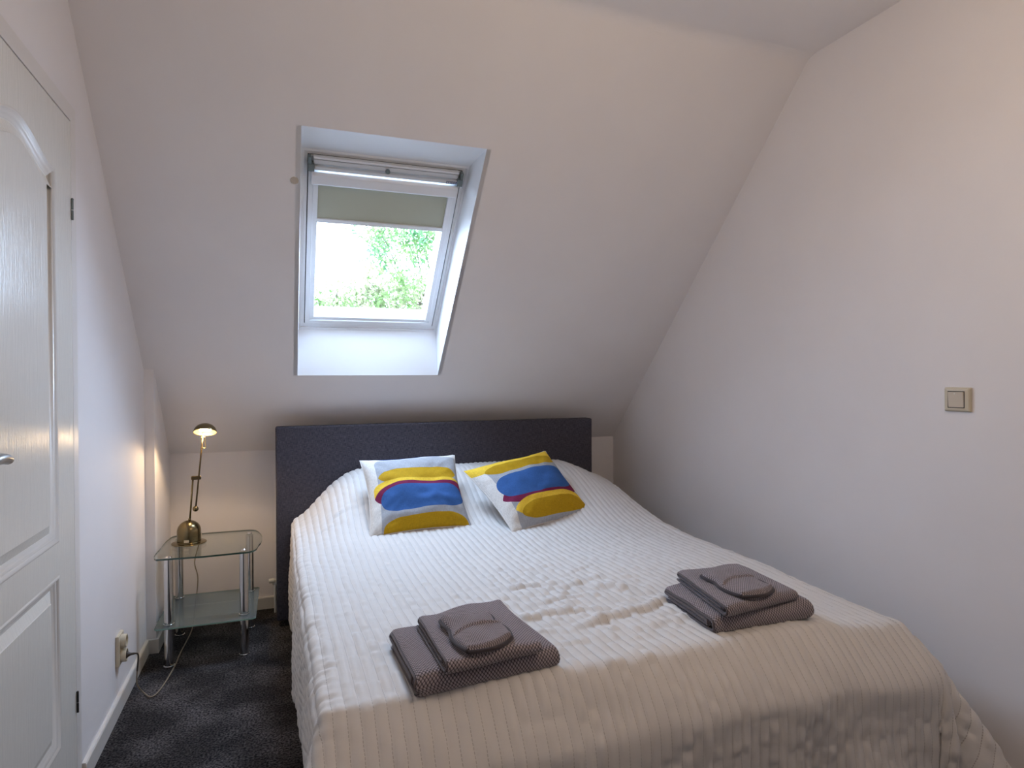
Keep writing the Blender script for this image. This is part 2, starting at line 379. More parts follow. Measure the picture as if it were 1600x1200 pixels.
# ventilation bar along the top of the sash
BS0, BS1, BD = 1.648, 1.712, FD-0.030
bar = box_obj('ventilation_bar', (SX0+0.022, BS0+0.004, -(FD+0.002)), (SX1-0.022, BS0+0.022, -BD), M_alu, win, bevel=0.004)
box_obj('ventilation_flap', (SX0+0.018, BS0+0.024, -(FD+0.002)), (SX1-0.018, BS0+0.046, -(BD+0.014)), M_alu, win, bevel=0.003)
box_obj('ventilation_flap', (SX0+0.018, BS0+0.050, -(FD+0.002)), (SX1-0.018, BS1-0.004, -(BD+0.008)), M_white, win, bevel=0.002)
for xa, xb in ((SX0-0.004, SX0+0.022), (SX1-0.022, SX1+0.004)):
    bm = bmesh.new(); box(bm, (xa, BS0-0.002, -(FD+0.003)), (xb, BS0+0.030, -(BD-0.004))); xm0, xm1 = (xa, xb-0.012) if xa < 1 else (xa+0.012, xb)
    box(bm, (xm0, BS0+0.028, -(FD+0.003)), (xm1, BS1-0.006, -(BD+0.002))); bm_obj('end_cap', bm, M_grey, win, bevel=0.003)
bm = bmesh.new(); lathe(bm, ((0.010, 0), (0.010, 0.010), (0.007, 0.013)), 20, (1.055, BS0+0.030, -(BD+0.010)), axis=(0, 0, 1)); bm_obj('knob', bm, M_grey, win, smooth=False)
# dark blue maker's mark on the bar (too small to read in the photograph: two broken rows of strokes)
M_mark = mat('dark_blue_print', (0.012, 0.018, 0.12), 0.5)
bm = bmesh.new(); mx0 = 1.318; yb = BS0+0.0065
for k in range(6):
    xa = mx0+k*0.0082
    box(bm, (xa, yb, -(BD-0.0001)), (xa+0.0075, yb+0.0035, -(BD-0.0005))); box(bm, (xa+0.0006, yb+0.0085, -(BD-0.0001)), (xa+0.0079, yb+0.0118, -(BD-0.0005)))
    box(bm, (xa+0.002*(k % 3), yb+0.003, -(BD-0.0001)), (xa+0.002*(k % 3)+0.0018, yb+0.009, -(BD-0.0005)))
tag(bm_obj('printed_mark', bm, M_mark, bar), 'small dark blue printed maker mark')
# roller blind
bl = empty('roller_blind', W(0, 0, 0), (math.pi-TH, 0, 0)); tag(bl, 'beige roller blind with white case half drawn over the roof window', 'blind')
GX0, GX1 = 0.764, 1.349
bm = bmesh.new(); pr = [(1.580, 0.178), (1.580, 0.150), (1.590, 0.140), (1.628, 0.140), (1.640, 0.150), (1.640, 0.178)]
ring_loft(bm, [[(x, s, -d) for s, d in pr] for x in (SX0+0.012, SX1-0.012)], True, True); bm_obj('blind_case', bm, M_white, bl, bevel=0.002)
M_blind = mat('blind_cloth', (0.45, 0.45, 0.37), 0.8, spec=0.2); bump_noise(M_blind, 300, 0.2, 0.001, 2)
tlb = N(M_blind, 'ShaderNodeBsdfTranslucent'); tlb.inputs[0].default_value = (0.9, 0.85, 0.62, 1)      # thin cloth: a little daylight comes through
mxb = N(M_blind, 'ShaderNodeMixShader'); mxb.inputs[0].default_value = 0.045
L(M_blind, M_blind.node_tree.nodes['Principled BSDF'].outputs[0], mxb.inputs[1]); L(M_blind, tlb.outputs[0], mxb.inputs[2]); L(M_blind, mxb.outputs[0], M_blind.node_tree.nodes['Material Output'].inputs[0])
box_obj('blind_cloth', (GX0, 1.402, -(FD+0.014)), (GX1, 1.60, -(FD+0.0125)), M_blind, bl)
box_obj('bottom_bar', (GX0-0.008, 1.384, -(FD+0.016)), (GX1+0.008, 1.404, -(FD+0.004)), M_white, bl, bevel=0.002)
for xa in (SX0+0.020, SX1-0.042): box_obj('guide_rail', (xa, SS0+0.035, -(FD+0.022)), (xa+0.022, 1.60, -(FD+0.002)), M_white, bl, bevel=0.002)
# portal helping the renderer find the sky through the pane
pl = bpy.data.lights.new('sky_portal', 'AREA'); pl.shape = 'RECTANGLE'; pl.size = 0.62; pl.size_y = 0.86; pl.cycles.is_portal = True
po = bpy.data.objects.new('sky_portal', pl); COL.objects.link(po)
po.matrix_world = Matrix.Translation(W(1.057, 1.24, FD+0.13)) @ Matrix.Rotation(math.pi-TH, 4, 'X') @ Matrix.Rotation(math.pi, 4, 'X')
# check: area lights shine along local -Z; the slope's inward normal is (0,-sin,-cos)
zax = po.matrix_world.to_3x3() @ Vector((0, 0, -1))
if zax.dot(Vector((0, -SI, -CO))) < 0: po.matrix_world = po.matrix_world @ Matrix.Rotation(math.pi, 4, 'X')

# ------------------------------------------------------------------ skirting boards
def skirt(name, a, b, n, label):
    bm = bmesh.new(); a = Vector(a); b = Vector(b); n = Vector(n)
    prof = [(0, 0), (0.013, 0), (0.013, 0.062), (0.010, 0.067), (0, 0.068)]
    ring_loft(bm, [[tuple(p+n*d+Vector((0, 0, h))) for d, h in prof] for p in (a, b)], True, True)
    struct(bm_obj(name, bm, M_skirt), label, 'skirting board')
skirt('baseboard_left', (0, DY1+0.05, 0), (0, YJ-0.013, 0), (1, 0, 0), 'cream skirting board along the left wall beside the door')
bm = bmesh.new(); box(bm, (0, YJ-0.013, 0), (JOG+0.013, YJ, 0.068)); box(bm, (JOG, YJ, 0), (JOG+0.013, -0.013, 0.068))
struct(bm_obj('baseboard_left', bm, M_skirt, bevel=0.002), 'short cream skirting board turning around the wall step beside the glass table', 'skirting board')
skirt('baseboard_back', (JOG, 0, 0), (XR, 0, 0), (0, -1, 0), 'cream skirting board along the low knee wall')
skirt('baseboard_right', (XR, -0.013, 0), (XR, YF, 0), (-1, 0, 0), 'cream skirting board along the right wall behind the bed')
skirt('baseboard_left', (0, YF, 0), (0, DY0-0.05, 0), (1, 0, 0), 'cream skirting board left of the door near the viewer')

# ------------------------------------------------------------------ door
door = empty('door_1', (0, DY1, 0)); struct(door, 'white panelled door with an arched upper panel and wood grain in the left wall', 'door')
fr = bmesh.new()
box(fr, (-0.055, DY1+0.0002, 0), (0.0006, DY1+0.050, DZ+0.055)); box(fr, (-0.055, DY0-0.050, 0), (0.0006, DY0-0.004, DZ+0.055)); box(fr, (-0.055, DY0-0.004, DZ+0.004), (0.0006, DY1+0.004, DZ+0.055))
M_frame = mat('door_frame_lacquer', (0.80, 0.77, 0.75), 0.35)
struct(bm_obj('trim_2', fr, M_frame, bevel=0.001), 'flush pale door frame around the panelled door', 'door frame')
def panel_outline(z0, z1, arch):
    y0, y1 = DY0+0.148, DY1-0.148; yc = (y0+y1)/2; hw = (y1-y0)/2
    pts = [(y0, z0), (y1, z0), (y1, z1)]
    if arch:
        for k in range(1, 40):
            y = y1-(y1-y0)*k/40; pts.append((y, z1+0.058*0.5*(1+math.cos(math.pi*(y-yc)/hw))))
    pts.append((y0, z1)); return pts
def inset(pts, d):
    n = len(pts); out = []
    for i in range(n):
        p0 = Vector(pts[i-1]); p = Vector(pts[i]); p1 = Vector(pts[(i+1) % n])
        a = (p-p0).normalized(); b = (p1-p).normalized(); na = Vector((-a.y, a.x)); nb = Vector((-b.y, b.x))
        m = (na+nb); m = m/max(m.dot(na), 0.2) if m.length > 1e-6 else na
        out.append(tuple(p+m*d))
    return out
panels = [panel_outline(0.83, 1.913, True), panel_outline(0.225, 0.733, False)]
bm = bmesh.new(); edges = []
def loop(bm, pts, x):
    vs = [bm.verts.new((x, y-DY1, z)) for y, z in pts]; return vs, [bm.edges.new((vs[i], vs[(i+1) % len(vs)])) for i in range(len(vs))]
for pts in [[(DY0, 0.005), (DY1, 0.005), (DY1, DZ), (DY0, DZ)]]+panels: edges += loop(bm, pts, 0.0)[1]
bmesh.ops.triangle_fill(bm, edges=edges, use_beauty=True)
vs0 = [bm.verts.new(p) for p in ((0, DY0-DY1, 0.005), (0, 0, 0.005), (0, 0, DZ), (0, DY0-DY1, DZ))]; vs1 = [bm.verts.new(v.co+Vector((-0.04, 0, 0))) for v in vs0]
for i in range(4): j = (i+1) % 4; bm.faces.new((vs0[i], vs0[j], vs1[j], vs1[i]))
bm.faces.new(vs1[::-1])
bm_obj('door_leaf', bm, M_door, door)
for pts in panels:
    prof = [(0, 0), (0.003, 0.002), (0.008, 0.002), (0.011, -0.004), (0.015, -0.003), (0.020, -0.008), (0.026, -0.010), (0.031, -0.013)]
    bm = bmesh.new(); ring_loft(bm, [[(h, y-DY1, z) for y, z in inset(pts, d)] for d, h in prof]); bm_obj('moulding', bm, M_mould, door, smooth=True)
    bm = bmesh.new(); rr = [[(h, y-DY1, z) for y, z in inset(pts, d)] for d, h in ((0.031, -0.013), (0.034, -0.0135), (0.062, -0.004), (0.063, -0.002))]
    vr = ring_loft(bm, rr); bmesh.ops.triangle_fill(bm, edges=[bm.edges.get((vr[-1][i], vr[-1][(i+1) % len(vr[-1])])) for i in range(len(vr[-1]))], use_beauty=True)
    bm_obj('door_panel', bm, M_door, door)
# lever handle
hy, hz = -2.288-DY1, 1.132
bm = bmesh.new(); lathe(bm, ((0.026, 0), (0.026, 0.006), (0.022, 0.009), (0.011, 0.010), (0.010, 0.05)), 28, (0.0, hy, hz), axis=(1, 0, 0))
tube(bm, smooth_path([(0.046, hy-0.004, hz), (0.052, hy+0.03, hz+0.001), (0.052, hy+0.08, hz+0.002), (0.050, hy+0.118, hz-0.004), (0.048, hy+0.124, hz-0.008)], 6), [0.009+0.003*math.sin(k/24*math.pi) for k in range(25)], 14)
bm_obj('door_handle', bm, M_steel, door, smooth=True)
for z0, z1 in ((1.801, 1.866), (0.258, 0.322)):
    bm = bmesh.new()
    for a, b in ((0, 0.46), (0.50, 0.96)): lathe(bm, ((0.0032, z0+(z1-z0)*a), (0.0032, z0+(z1-z0)*b)), 12, (0.004, -0.001, 0))
    lathe(bm, ((0.0033, z1-0.003), (0.0036, z1), (0.002, z1+0.003)), 12, (0.004, -0.001, 0))
    h = bm_obj('hinge', bm, M_grey if z0 > 1 else M_black, door); 
    if z0 > 1: h['label'] = 'grey hinge near the top of the door'
    else: h['label'] = 'black hinge near the foot of the door'

# ------------------------------------------------------------------ switch, socket
sw = empty('light_switch', (XR, -2.360, 1.222)); tag(sw, 'cream rocker light switch on the right wall', 'light switch')
bm = bmesh.new(); ring_loft(bm, [[(-h, sy*a, sz*b) for sy, sz in ((-1, -1), (1, -1), (1, 1), (-1, 1))] for h, a, b in ((0.0, 0.045, 0.041), (0.006, 0.045, 0.041), (0.011, 0.040, 0.036), (0.012, 0.029, 0.030))], True, True)
bm_obj('switch_plate', bm, M_plastic, sw, bevel=0.003, seg=3)
bm = bmesh.new(); vs = box(bm, (-0.0165, -0.025, -0.026), (-0.010, 0.027, 0.026)); vs[0].co.x = -0.013; vs[3].co.x = -0.013
bm_obj('rocker', bm, M_plastic2, sw, bevel=0.0015)
box_obj('gap', (-0.0124, -0.0275, -0.0285), (-0.0115, 0.0295, 0.0285), M_cable_dark, sw)
bm = bmesh.new(); lathe(bm, ((0.0028, 0), (0.002, 0.0015)), 14, (-0.0164, 0.003, 0.020), axis=(-1, 0, 0)); bm_obj('indicator', bm, M_whitep, sw)

so = empty('wall_socket', (0, -0.985, 0.245)); tag(so, 'cream double wall socket low on the left wall with a plug in it', 'socket')
bm = bmesh.new(); box(bm, (0, -0.041, -0.060), (0.013, 0.041, 0.060)); bm_obj('socket_plate', bm, M_plastic, so, bevel=0.004, seg=3)
for dz in (0.028, -0.028):
    bm = bmesh.new(); lathe(bm, ((0.026, 0.010), (0.026, 0.030), (0.023, 0.032), (0.0205, 0.031), (0.020, 0.016), (0.0, 0.016)), 32, (0, 0, dz), True, False, axis=(1, 0, 0)); bm_obj('outlet', bm, M_plastic, so, smooth=False, bevel=0.0008)
    bm = bmesh.new()
    for sx in (-0.0095, 0.0095): lathe(bm, ((0.0028, 0.0), (0.0028, 0.001)), 10, (0.0158, sx, dz), axis=(1, 0, 0))
    if dz > 0: bm_obj('contact_hole', bm, M_black, so)
    else: bm.free()

# ------------------------------------------------------------------ radiator hidden behind the headboard
rad = empty('radiator', (0.575, 0, 0.155)); tag(rad, 'white panel radiator mostly hidden behind the headboard', 'radiator')
bm = bmesh.new(); n = 46
box(bm, (0.004, -0.128, 0.0), (1.80, -0.118, 0.615)); box(bm, (0.004, -0.050, 0.0), (1.80, -0.042, 0.615)); bm_obj('radiator_panel', bm, M_white, rad, bevel=0.003)
box_obj('side_cover', (0.0, -0.13, 0.01), (0.006, -0.04, 0.622), M_white, rad, bevel=0.002)
bm = bmesh.new(); box(bm, (0.0, -0.13, 0.615), (1.80, -0.04, 0.625)); bm_obj('top_grille', bm, M_white, rad, bevel=0.002)
for x in (0.25, 1.5): box_obj('bracket', (x, -0.044, 0.05), (x+0.03, -0.003, 0.58), M_white, rad)
bm = bmesh.new(); lathe(bm, ((0.011, 0), (0.013, 0.004), (0.013, 0.026), (0.009, 0.032)), 16, (-0.036, -0.085, 0.022), axis=(1, 0, 0.1)); lathe(bm, ((0.008, 0), (0.008, 0.012)), 12, (-0.006, -0.085, 0.025), axis=(1, 0, 0))
lathe(bm, ((0.007, 0), (0.009, 0.018)), 12, (-0.012, -0.085, 0.0), axis=(0, 0, 1))
bm_obj('valve', bm, M_whitep, rad, smooth=False)
bm = bmesh.new(); tube(bm, [(-0.004, -0.085, 0.012), (-0.004, -0.085, -0.155)], 0.007); bm_obj('pipe', bm, M_white, rad)

# ------------------------------------------------------------------ small filler disc on the slope
dk = bmesh.new(); lathe(dk, ((0.016, 0), (0.015, 0.0015), (0.010, 0.002)), 24, (0, 0, 0), axis=(0, -SI, -CO))
o = bm_obj('filler_cap', dk, mat('yellowed_filler', (0.55, 0.48, 0.40), 0.7)); o.location = W(0.667, 1.669, 0); tag(o, 'small round beige cap on the slope left of the skylight', 'cap')

# ================================================================== bed
bed = empty('bed', (1.505, -1.36, 0)); tag(bed, 'double bed with a tall charcoal fabric headboard', 'bed')
def loc(p): return (p[0]-1.505, p[1]+1.36, p[2])
bm = bmesh.new(); box(bm, loc((0.580, -0.320, 0.03)), loc((2.430, -0.235, 1.051))); bm_obj('headboard', bm, M_head, bed, bevel=0.009, seg=3)
box_obj('box_spring', loc((0.715, -2.30, 0.08)), loc((2.365, -0.322, 0.32)), M_boxspring, bed, bevel=0.01)
box_obj('mattress', loc((0.73, -2.30, 0.322)), loc((2.35, -0.34, 0.515)), M_matt, bed, bevel=0.03, seg=3)
for lx in (0.80, 2.25):
    for ly in (-0.45, -2.2):
        bm = bmesh.new(); lathe(bm, ((0.022, 0.0), (0.028, 0.08)), 16, loc((lx, ly, 0))); bm_obj('leg', bm, M_black, bed)
for lx in (0.62, 2.36): box_obj('foot', loc((lx, -0.31, 0)), loc((lx+0.03, -0.25, 0.031)), M_black, bed)

# ---- surface of the made bed
def hump(x, y):
    xl = sstep(0.66, 1.02, x)**0.8; xr = 1-0.42*sstep(2.15, 2.44, x)
    yy = 1-sstep(0.0, 1.0, (-y-0.42)/(0.58+0.18*sstep(1.4, 2.3, x)))
    return 0.215*xl*xr*yy
RID = [  # x, y, half length, half width, height, angle: creases of the cloth
 (1.44, -1.78, .13, .014, .012, -0.05), (1.60, -1.80, .14, .016, .010, 0.25), (1.36, -2.03, .12, .018, .014, 0.10), (1.52, -2.04, .10, .014, .010, -0.1),
 (1.62, -2.10, .14, .018, .015, 0.22), (1.76, -2.06, .10, .016, .013, 0.30), (1.50, -2.13, .10, .014, .009, 0.3), (1.72, -1.90, .09, .022, .018, -0.75),
 (1.42, -1.62, .16, .010, .005, 0.2), (1.66, -1.68, .12, .010, .006, 0.5), (1.95, -1.52, .13, .010, .004, 0.0), (0.90, -0.72, .10, .012, .012, 0.18),
 (0.82, -0.80, .08, .010, .008, 0.1), (1.12, -0.68, .05, .010, .008, -0.2), (1.30, -2.15, .12, .012, .006, 0.1), (1.86, -2.13, .08, .012, .006, 0.3),
 (1.24, -1.93, .10, .012, .006, 0.05), (1.55, -1.92, .13, .010, .006, 0.12), (1.75, -2.2, .2, .016, .006, 0.15), (1.35, -2.24, .12, .012, .005, 0.1)]
def ztop(x, y):
    x = np.asarray(x, float); y = np.asarray(y, float)
    z = 0.553+hump(x, y)
    z = z+0.012*vnoise(x*2.1+3, y*2.3+5)-0.035*sstep(2.0, 2.45, x)*sstep(-1.5, -2.4, y)
    z = z+0.030*sstep(-1.45, -0.95, y)*sstep(0.68, 0.9, x)
    z = z+0.02*sstep(1.2, 0, np.hypot((x-1.5)/0.75, (y+1.5)/0.75))*0.5
    for rx, ry, hl, hw, h, a in RID:
        dx, dy = x-rx, y-ry; u = dx*math.cos(a)+dy*math.sin(a); v = -dx*math.sin(a)+dy*math.cos(a)+0.018*vnoise(u*14+rx*9, ry*7)
        z = z+0.62*h*np.exp(-(u/hl)**4)*(np.exp(-(v/hw)**2)-0.55*np.exp(-((v+1.9*hw)/hw)**2))*(0.75+0.8*vnoise(u*40+ry*5, v*30))
    m = np.exp(-((x-1.55)/0.42)**2-((y+1.95)/0.30)**2)
    z = z+m*0.006*vnoise(x*26, y*48)
    return z
def prof_table(knots):
    d = np.linspace(0, 0.9, 901); a = np.radians(np.interp(d, [k[0] for k in knots], [k[1] for k in knots]))
    return d, np.r_[0, np.cumsum(np.cos(a[:-1]))]*0.001, np.r_[0, np.cumsum(np.sin(a[:-1]))]*0.001
PS = prof_table([(0, 8), (0.02, 50), (0.055, 90), (0.9, 90)])          # side edges turn quickly
PF = prof_table([(0, 5), (0.025, 42), (0.16, 52), (0.20, 84), (0.24, 88), (0.9, 88)])   # foot: soft chamfer, then a straight drop
def prof_at(tb, r): return np.interp(r, tb[0], tb[1]), np.interp(r, tb[0], tb[2])
def spread_points(s, t):
    """s: cloth coordinate across (0 at the left mattress edge), t: along from the headboard"""
    xl = 0.694+0.020*sstep(0.6, 2.2, t); xr = 2.380+0.060*sstep(1.0, 2.1, t)
    sc = np.clip(s, 0, SW); x_in = xl+(xr-xl)*sc/SW
    dx = np.where(s < 0, s, np.where(s > SW, s-SW, 0.0)); dy = np.maximum(t-TF, 0.0)
    y_in = -0.328-np.minimum(t, TF)
    r = np.hypot(dx, dy)+1e-9; ang = np.arctan2(dy, np.abs(dx)+1e-9)       # 0 side .. pi/2 foot
    wf = sstep(0.25, 1.15, ang)
    oS, dS = prof_at(PS, r); oF, dF = prof_at(PF, r); hang = np.maximum(r-(0.06+(0.20-0.06)*wf), 0)
    corner = np.sin(2*ang)
    out = oS*(1-wf)+oF*wf+hang*0.20*corner**2*np.where(s > SW, 2.4, 0.7)
    fold = (np.cos(ang*13.0+0.6)*0.050+np.cos(ang*23.0)*0.014)*corner**0.8*sstep(-0.12, 0.22, r-0.2)*sstep(0.04, 0.12, r)+np.where(ang > 1.4, 1, 0)*0
    wave = (-0.006+0.014*np.sin(t*7.5+0.8)+0.007*np.sin(t*17))*sstep(0.0, 0.3, hang)*(1-sstep(0.1, 0.7, ang))*np.where(s < 0, 1, 0.7)
    wave2 = (0.016*np.sin(s*9.0+0.6)+0.008*np.sin(s*23))*sstep(0.0, 0.3, hang)*sstep(0.8, 1.4, ang)
    out = out+fold+wave+wave2
    down = (dS*(1-wf)+dF*wf)*(1-0.03*(corner > 0.3))
    X = x_in+np.sign(dx)*np.cos(ang)*out*(np.abs(dx) > 0); Y = y_in-np.where(dy > 0, np.sin(ang), 0)*out
    zt = ztop(x_in, y_in)
    zt = zt+0.014*vnoise(s*4.2+1, t*5.0)*sstep(0.03, 0.12, dy)+0.006*vnoise(s*11+1, t*13.0)*sstep(0.03, 0.12, dy)
    Y = Y+0.030*vnoise(s*3.4+7, t*4.2+2)*sstep(0.03, 0.14, dy)+0.010*vnoise(s*9+7, t*8+2)*sstep(0.03, 0.14, dy)
    Z = np.maximum(zt-down, 0.012+0.0*down)
    return np.stack([X, Y, Z], -1)
SW, TF = 1.70, 2.045
CH = 0.0293                                                  # width of one quilted channel
s = np.arange(-0.53, SW+0.53, CH/6.0); t = np.concatenate([np.arange(0, TF-0.02, 0.0065), np.arange(TF-0.02, TF+0.53, 0.0062)])
S, T = np.meshgrid(s, t)
P = spread_points(S, T)
du = np.gradient(P, axis=1); dv = np.gradient(P, axis=0); nn = np.cross(du, dv); nn /= np.linalg.norm(nn, axis=-1, keepdims=True)+1e-12
if nn[20, len(s)//2, 2] < 0: nn = -nn
Sw = S+0.004*vnoise(T*6, S*3)                                  # seams wander slightly
ph = np.abs(np.sin(math.pi*Sw/CH))
puff = ph**0.36*0.0085
ci = np.floor(Sw/CH)
puck = vnoise(ci*7.3, T*38)*0.0056*ph**0.6*(0.8+1.3*np.exp(-((P[..., 0]-1.5)/0.8)**2-((P[..., 1]+1.9)/0.6)**2))
side = sstep(0.02, 0.12, -S)+sstep(0.02, 0.12, S-SW)+sstep(0.22, 0.30, T-TF)
crump = np.clip(side, 0, 1)*(vnoise(S*34, T*30)*0.005+vnoise(S*70+9, T*62)*0.0025)
edge = np.exp(-((S+0.01)/0.05)**2)*vnoise(S*16, T*55)*0.008       # small tucks along the left edge
P2 = P+nn*(puff+puck+crump+edge)[..., None]
P2[..., 2] = np.maximum(P2[..., 2], 0.008)
me = grid_mesh('bedspread', P2, np.stack([Sw, T], -1))
spread = link('bedspread', me, M_spread); md = spread.modifiers.new('thick', 'SOLIDIFY'); md.thickness = 0.004; md.offset = -1 if True else 1
tag(spread, 'off-white quilted bedspread with lengthwise channels draped over the bed', 'bedspread')

# ================================================================== cushions
def mathn(m, op, a, b=None):
    n = N(m, 'ShaderNodeMath', operation=op)
    for i, x in enumerate((a, b)):
        if x is None: continue
        if isinstance(x, (int, float)): n.inputs[i].default_value = x
        else: L(m, x, n.inputs[i])
    return n.outputs[0]
def rrect(m, U, V, x0, x1, y0, y1, rx, ry):
    """mask of a rounded bar in uv space with elliptical ends"""
    cx, cy, hx, hy = (x0+x1)/2, (y0+y1)/2, (x1-x0)/2, (y1-y0)/2
    qx = mathn(m, 'MAXIMUM', mathn(m, 'DIVIDE', mathn(m, 'ADD', mathn(m, 'SUBTRACT', mathn(m, 'ABSOLUTE', mathn(m, 'SUBTRACT', U, cx)), hx), rx), rx), 0.0)
    qy = mathn(m, 'MAXIMUM', mathn(m, 'DIVIDE', mathn(m, 'ADD', mathn(m, 'SUBTRACT', mathn(m, 'ABSOLUTE', mathn(m, 'SUBTRACT', V, cy)), hy), ry), ry), 0.0)
    d = mathn(m, 'ADD', mathn(m, 'POWER', qx, 2.3), mathn(m, 'POWER', qy, 2.3))
    return mathn(m, 'LESS_THAN', d, 1.0)
C_OCH = (0.50, 0.30, 0.010); C_YEL = (0.86, 0.58, 0.055); C_MAR = (0.20, 0.020, 0.075); C_BLU = (0.042, 0.125, 0.36); C_GRY = (0.40, 0.42, 0.46); C_OFF = (0.74, 0.72, 0.69)
def cushion_mat(name, layers, curve=0.03):
    m = mat(name, C_OFF, 0.85, spec=0.2); b = m.node_tree.nodes['Principled BSDF']
    tc = N(m, 'ShaderNodeTexCoord'); sep = N(m, 'ShaderNodeSeparateXYZ'); L(m, tc.outputs['UV'], sep.inputs[0])
    U, V = sep.outputs['X'], sep.outputs['Y']
    col = None
    for c, x0, x1, y0, y1, rx, ry in layers:
        k = rrect(m, U, V, x0, x1, y0, y1, rx, ry)
        mx = N(m, 'ShaderNodeMix', data_type='RGBA'); L(m, k, mx.inputs[0])
        if col is None: mx.inputs[6].default_value = (*C_OFF, 1)
        else: L(m, col, mx.inputs[6])
        mx.inputs[7].default_value = (*c, 1); col = mx.outputs[2]
    # linen threads
    outs = []
    for st in ((1, 12, 1), (12, 1, 1)):
        mp = N(m, 'ShaderNodeMapping'); mp.inputs['Scale'].default_value = st; L(m, tc.outputs['UV'], mp.inputs['Vector'])
        n = N(m, 'ShaderNodeTexNoise'); n.inputs['Scale'].default_value = 26; n.inputs['Detail'].default_value = 3; L(m, mp.outputs[0], n.inputs['Vector']); outs.append(n.outputs['Fac'])
    tex = mathn(m, 'MULTIPLY', mathn(m, 'ADD', outs[0], outs[1]), 0.5)
    mr = N(m, 'ShaderNodeMapRange'); L(m, tex, mr.inputs['Value']); mr.inputs['From Min'].default_value = 0.38; mr.inputs['From Max'].default_value = 0.62; mr.inputs['To Min'].default_value = 0.80; mr.inputs['To Max'].default_value = 1.14
    sc = N(m, 'ShaderNodeVectorMath', operation='SCALE'); L(m, col, sc.inputs[0]); L(m, mr.outputs[0], sc.inputs['Scale']); L(m, sc.outputs[0], b.inputs['Base Color'])
    bp = N(m, 'ShaderNodeBump'); bp.inputs['Strength'].default_value = 0.35; bp.inputs['Distance'].default_value = 0.0015; L(m, tex, bp.inputs['Height']); L(m, bp.outputs[0], b.inputs['Normal'])
    return m
M_c1 = cushion_mat('printed_linen_left', [
    (C_GRY, .11, 1.3, -.3, .93, .10, .10), (C_BLU, .13, .85, .945, 1.2, .10, .10), (C_OCH, .11, .965, .545, .745, .22, .16), (C_YEL, .055, 1.0, .34, .58, .16, .09), (C_GRY, .11, 1.3, .20, .33, .05, .05),
    (C_MAR, .045, 1.2, .27, .535, .30, .20), (C_OFF, -.2, .11, .10, .31, .02, .02), (C_GRY, .115, 1.2, .15, .30, .1, .1), (C_BLU, .12, .985, .195, .49, .20, .15), (C_OCH, .13, .97, -.3, .125, .20, .11)])
M_c2 = cushion_mat('printed_linen_right', [
    (C_GRY, .11, 1.3, -.3, .97, .12, .12), (C_YEL, .0, 1.3, .80, 1.2, .14, .08), (C_OCH, .09, 1.0, .715, .885, .26, .12), (C_GRY, .11, .98, .62, .72, .05, .05), (C_MAR, .05, 1.02, .25, .50, .30, .18),
    (C_YEL, .10, 1.03, .09, .305, .30, .16), (C_BLU, .08, .97, .335, .67, .22, .17), (C_OCH, .16, .985, .04, .24, .24, .13), (C_OFF, .90, 1.2, -.2, .06, .03, .05)])
def cushion(corners, thick, m, label, sd, ruck=None):
    BL, BR, TR, TL = [np.array(c, float) for c in corners]
    n = 96
    u = np.linspace(0, 1, n); U, V = np.meshgrid(u, u)
    ctr = (BL+BR+TR+TL)/4
    nx = BR-BL; ny = TL-BL; nrm = np.cross(nx, ny); nrm /= np.linalg.norm(nrm)
    if nrm[1] > 0: nrm = -nrm
    a = 2*U-1; b = 2*V-1
    # sides pulled in between the pointed corners
    Uw = U-0.040*np.sign(a)*np.abs(a)**3*(1-b**2); Vw = V-0.035*np.sign(b)*np.abs(b)**3*(1-a**2)
    base = (BL*((1-Uw)*(1-Vw))[..., None]+BR*(Uw*(1-Vw))[..., None]+TR*(Uw*Vw)[..., None]+TL*((1-Uw)*Vw)[..., None])
    prof = ((1-np.abs(a)**2.3)*(1-np.abs(b)**2.3)).clip(0)**0.55
    wr = 0.024*vnoise(U*3+sd, V*4+sd)+0.008*vnoise(U*9+sd, V*11)*1.4+0.010*vnoise(U*2.2+V*1.5+sd, V*13+sd)*sstep(0.55, 0.1, V)
    radial = np.arctan2(b, a); cw = (np.abs(a)*np.abs(b))**1.5
    wr = wr+cw*0.008*np.sin(radial*22+sd)
    if ruck is not None:
        ru, rv, rl, rw, rh, ra = ruck
        du_ = U-ru; dv_ = V-rv; p = du_*math.cos(ra)+dv_*math.sin(ra); q = -du_*math.sin(ra)+dv_*math.cos(ra)
        wr = wr+rh*np.exp(-(p/rl)**2-(q/rw)**2)
    obs = empty('cushion', tuple(ctr)); tag(obs, label, 'cushion', 'striped cushions on the bed')
    F = base+nrm*(prof*thick*0.62+prof*wr)[..., None]-ctr; B = base-nrm*(prof*thick*0.38)[..., None]-ctr
    P = np.concatenate([F, B[::-1]], 0); UV = np.concatenate([np.stack([U, V], -1), np.stack([U*0+0.03, V*0+0.2], -1)], 0)
    link('cover', grid_mesh('cushion_cover', P, UV), m, obs)
    # fine seam round the edge
    bm = bmesh.new()
    idx = [(0, j) for j in range(n)]+[(i, n-1) for i in range(1, n)]+[(n-1, j) for j in range(n-2, -1, -1)]+[(i, 0) for i in range(n-2, -1, -1)]
    tube(bm, [tuple(F[i, j]) for i, j in idx[::3]]+[tuple(F[0, 0])], 0.0022, 6); bm_obj('piping', bm, M_seam, obs, smooth=True)
    return obs
M_seam = mat('off_white_piping', C_OFF, 0.8)
cushion([(0.977, -0.985, 0.592), (1.459, -0.960, 0.600), (1.462, -0.631, 0.900), (0.973, -0.650, 0.896)], 0.13, M_c1,
        'linen cushion standing straight, left of the two, with mustard, maroon and blue bars', 3.0)
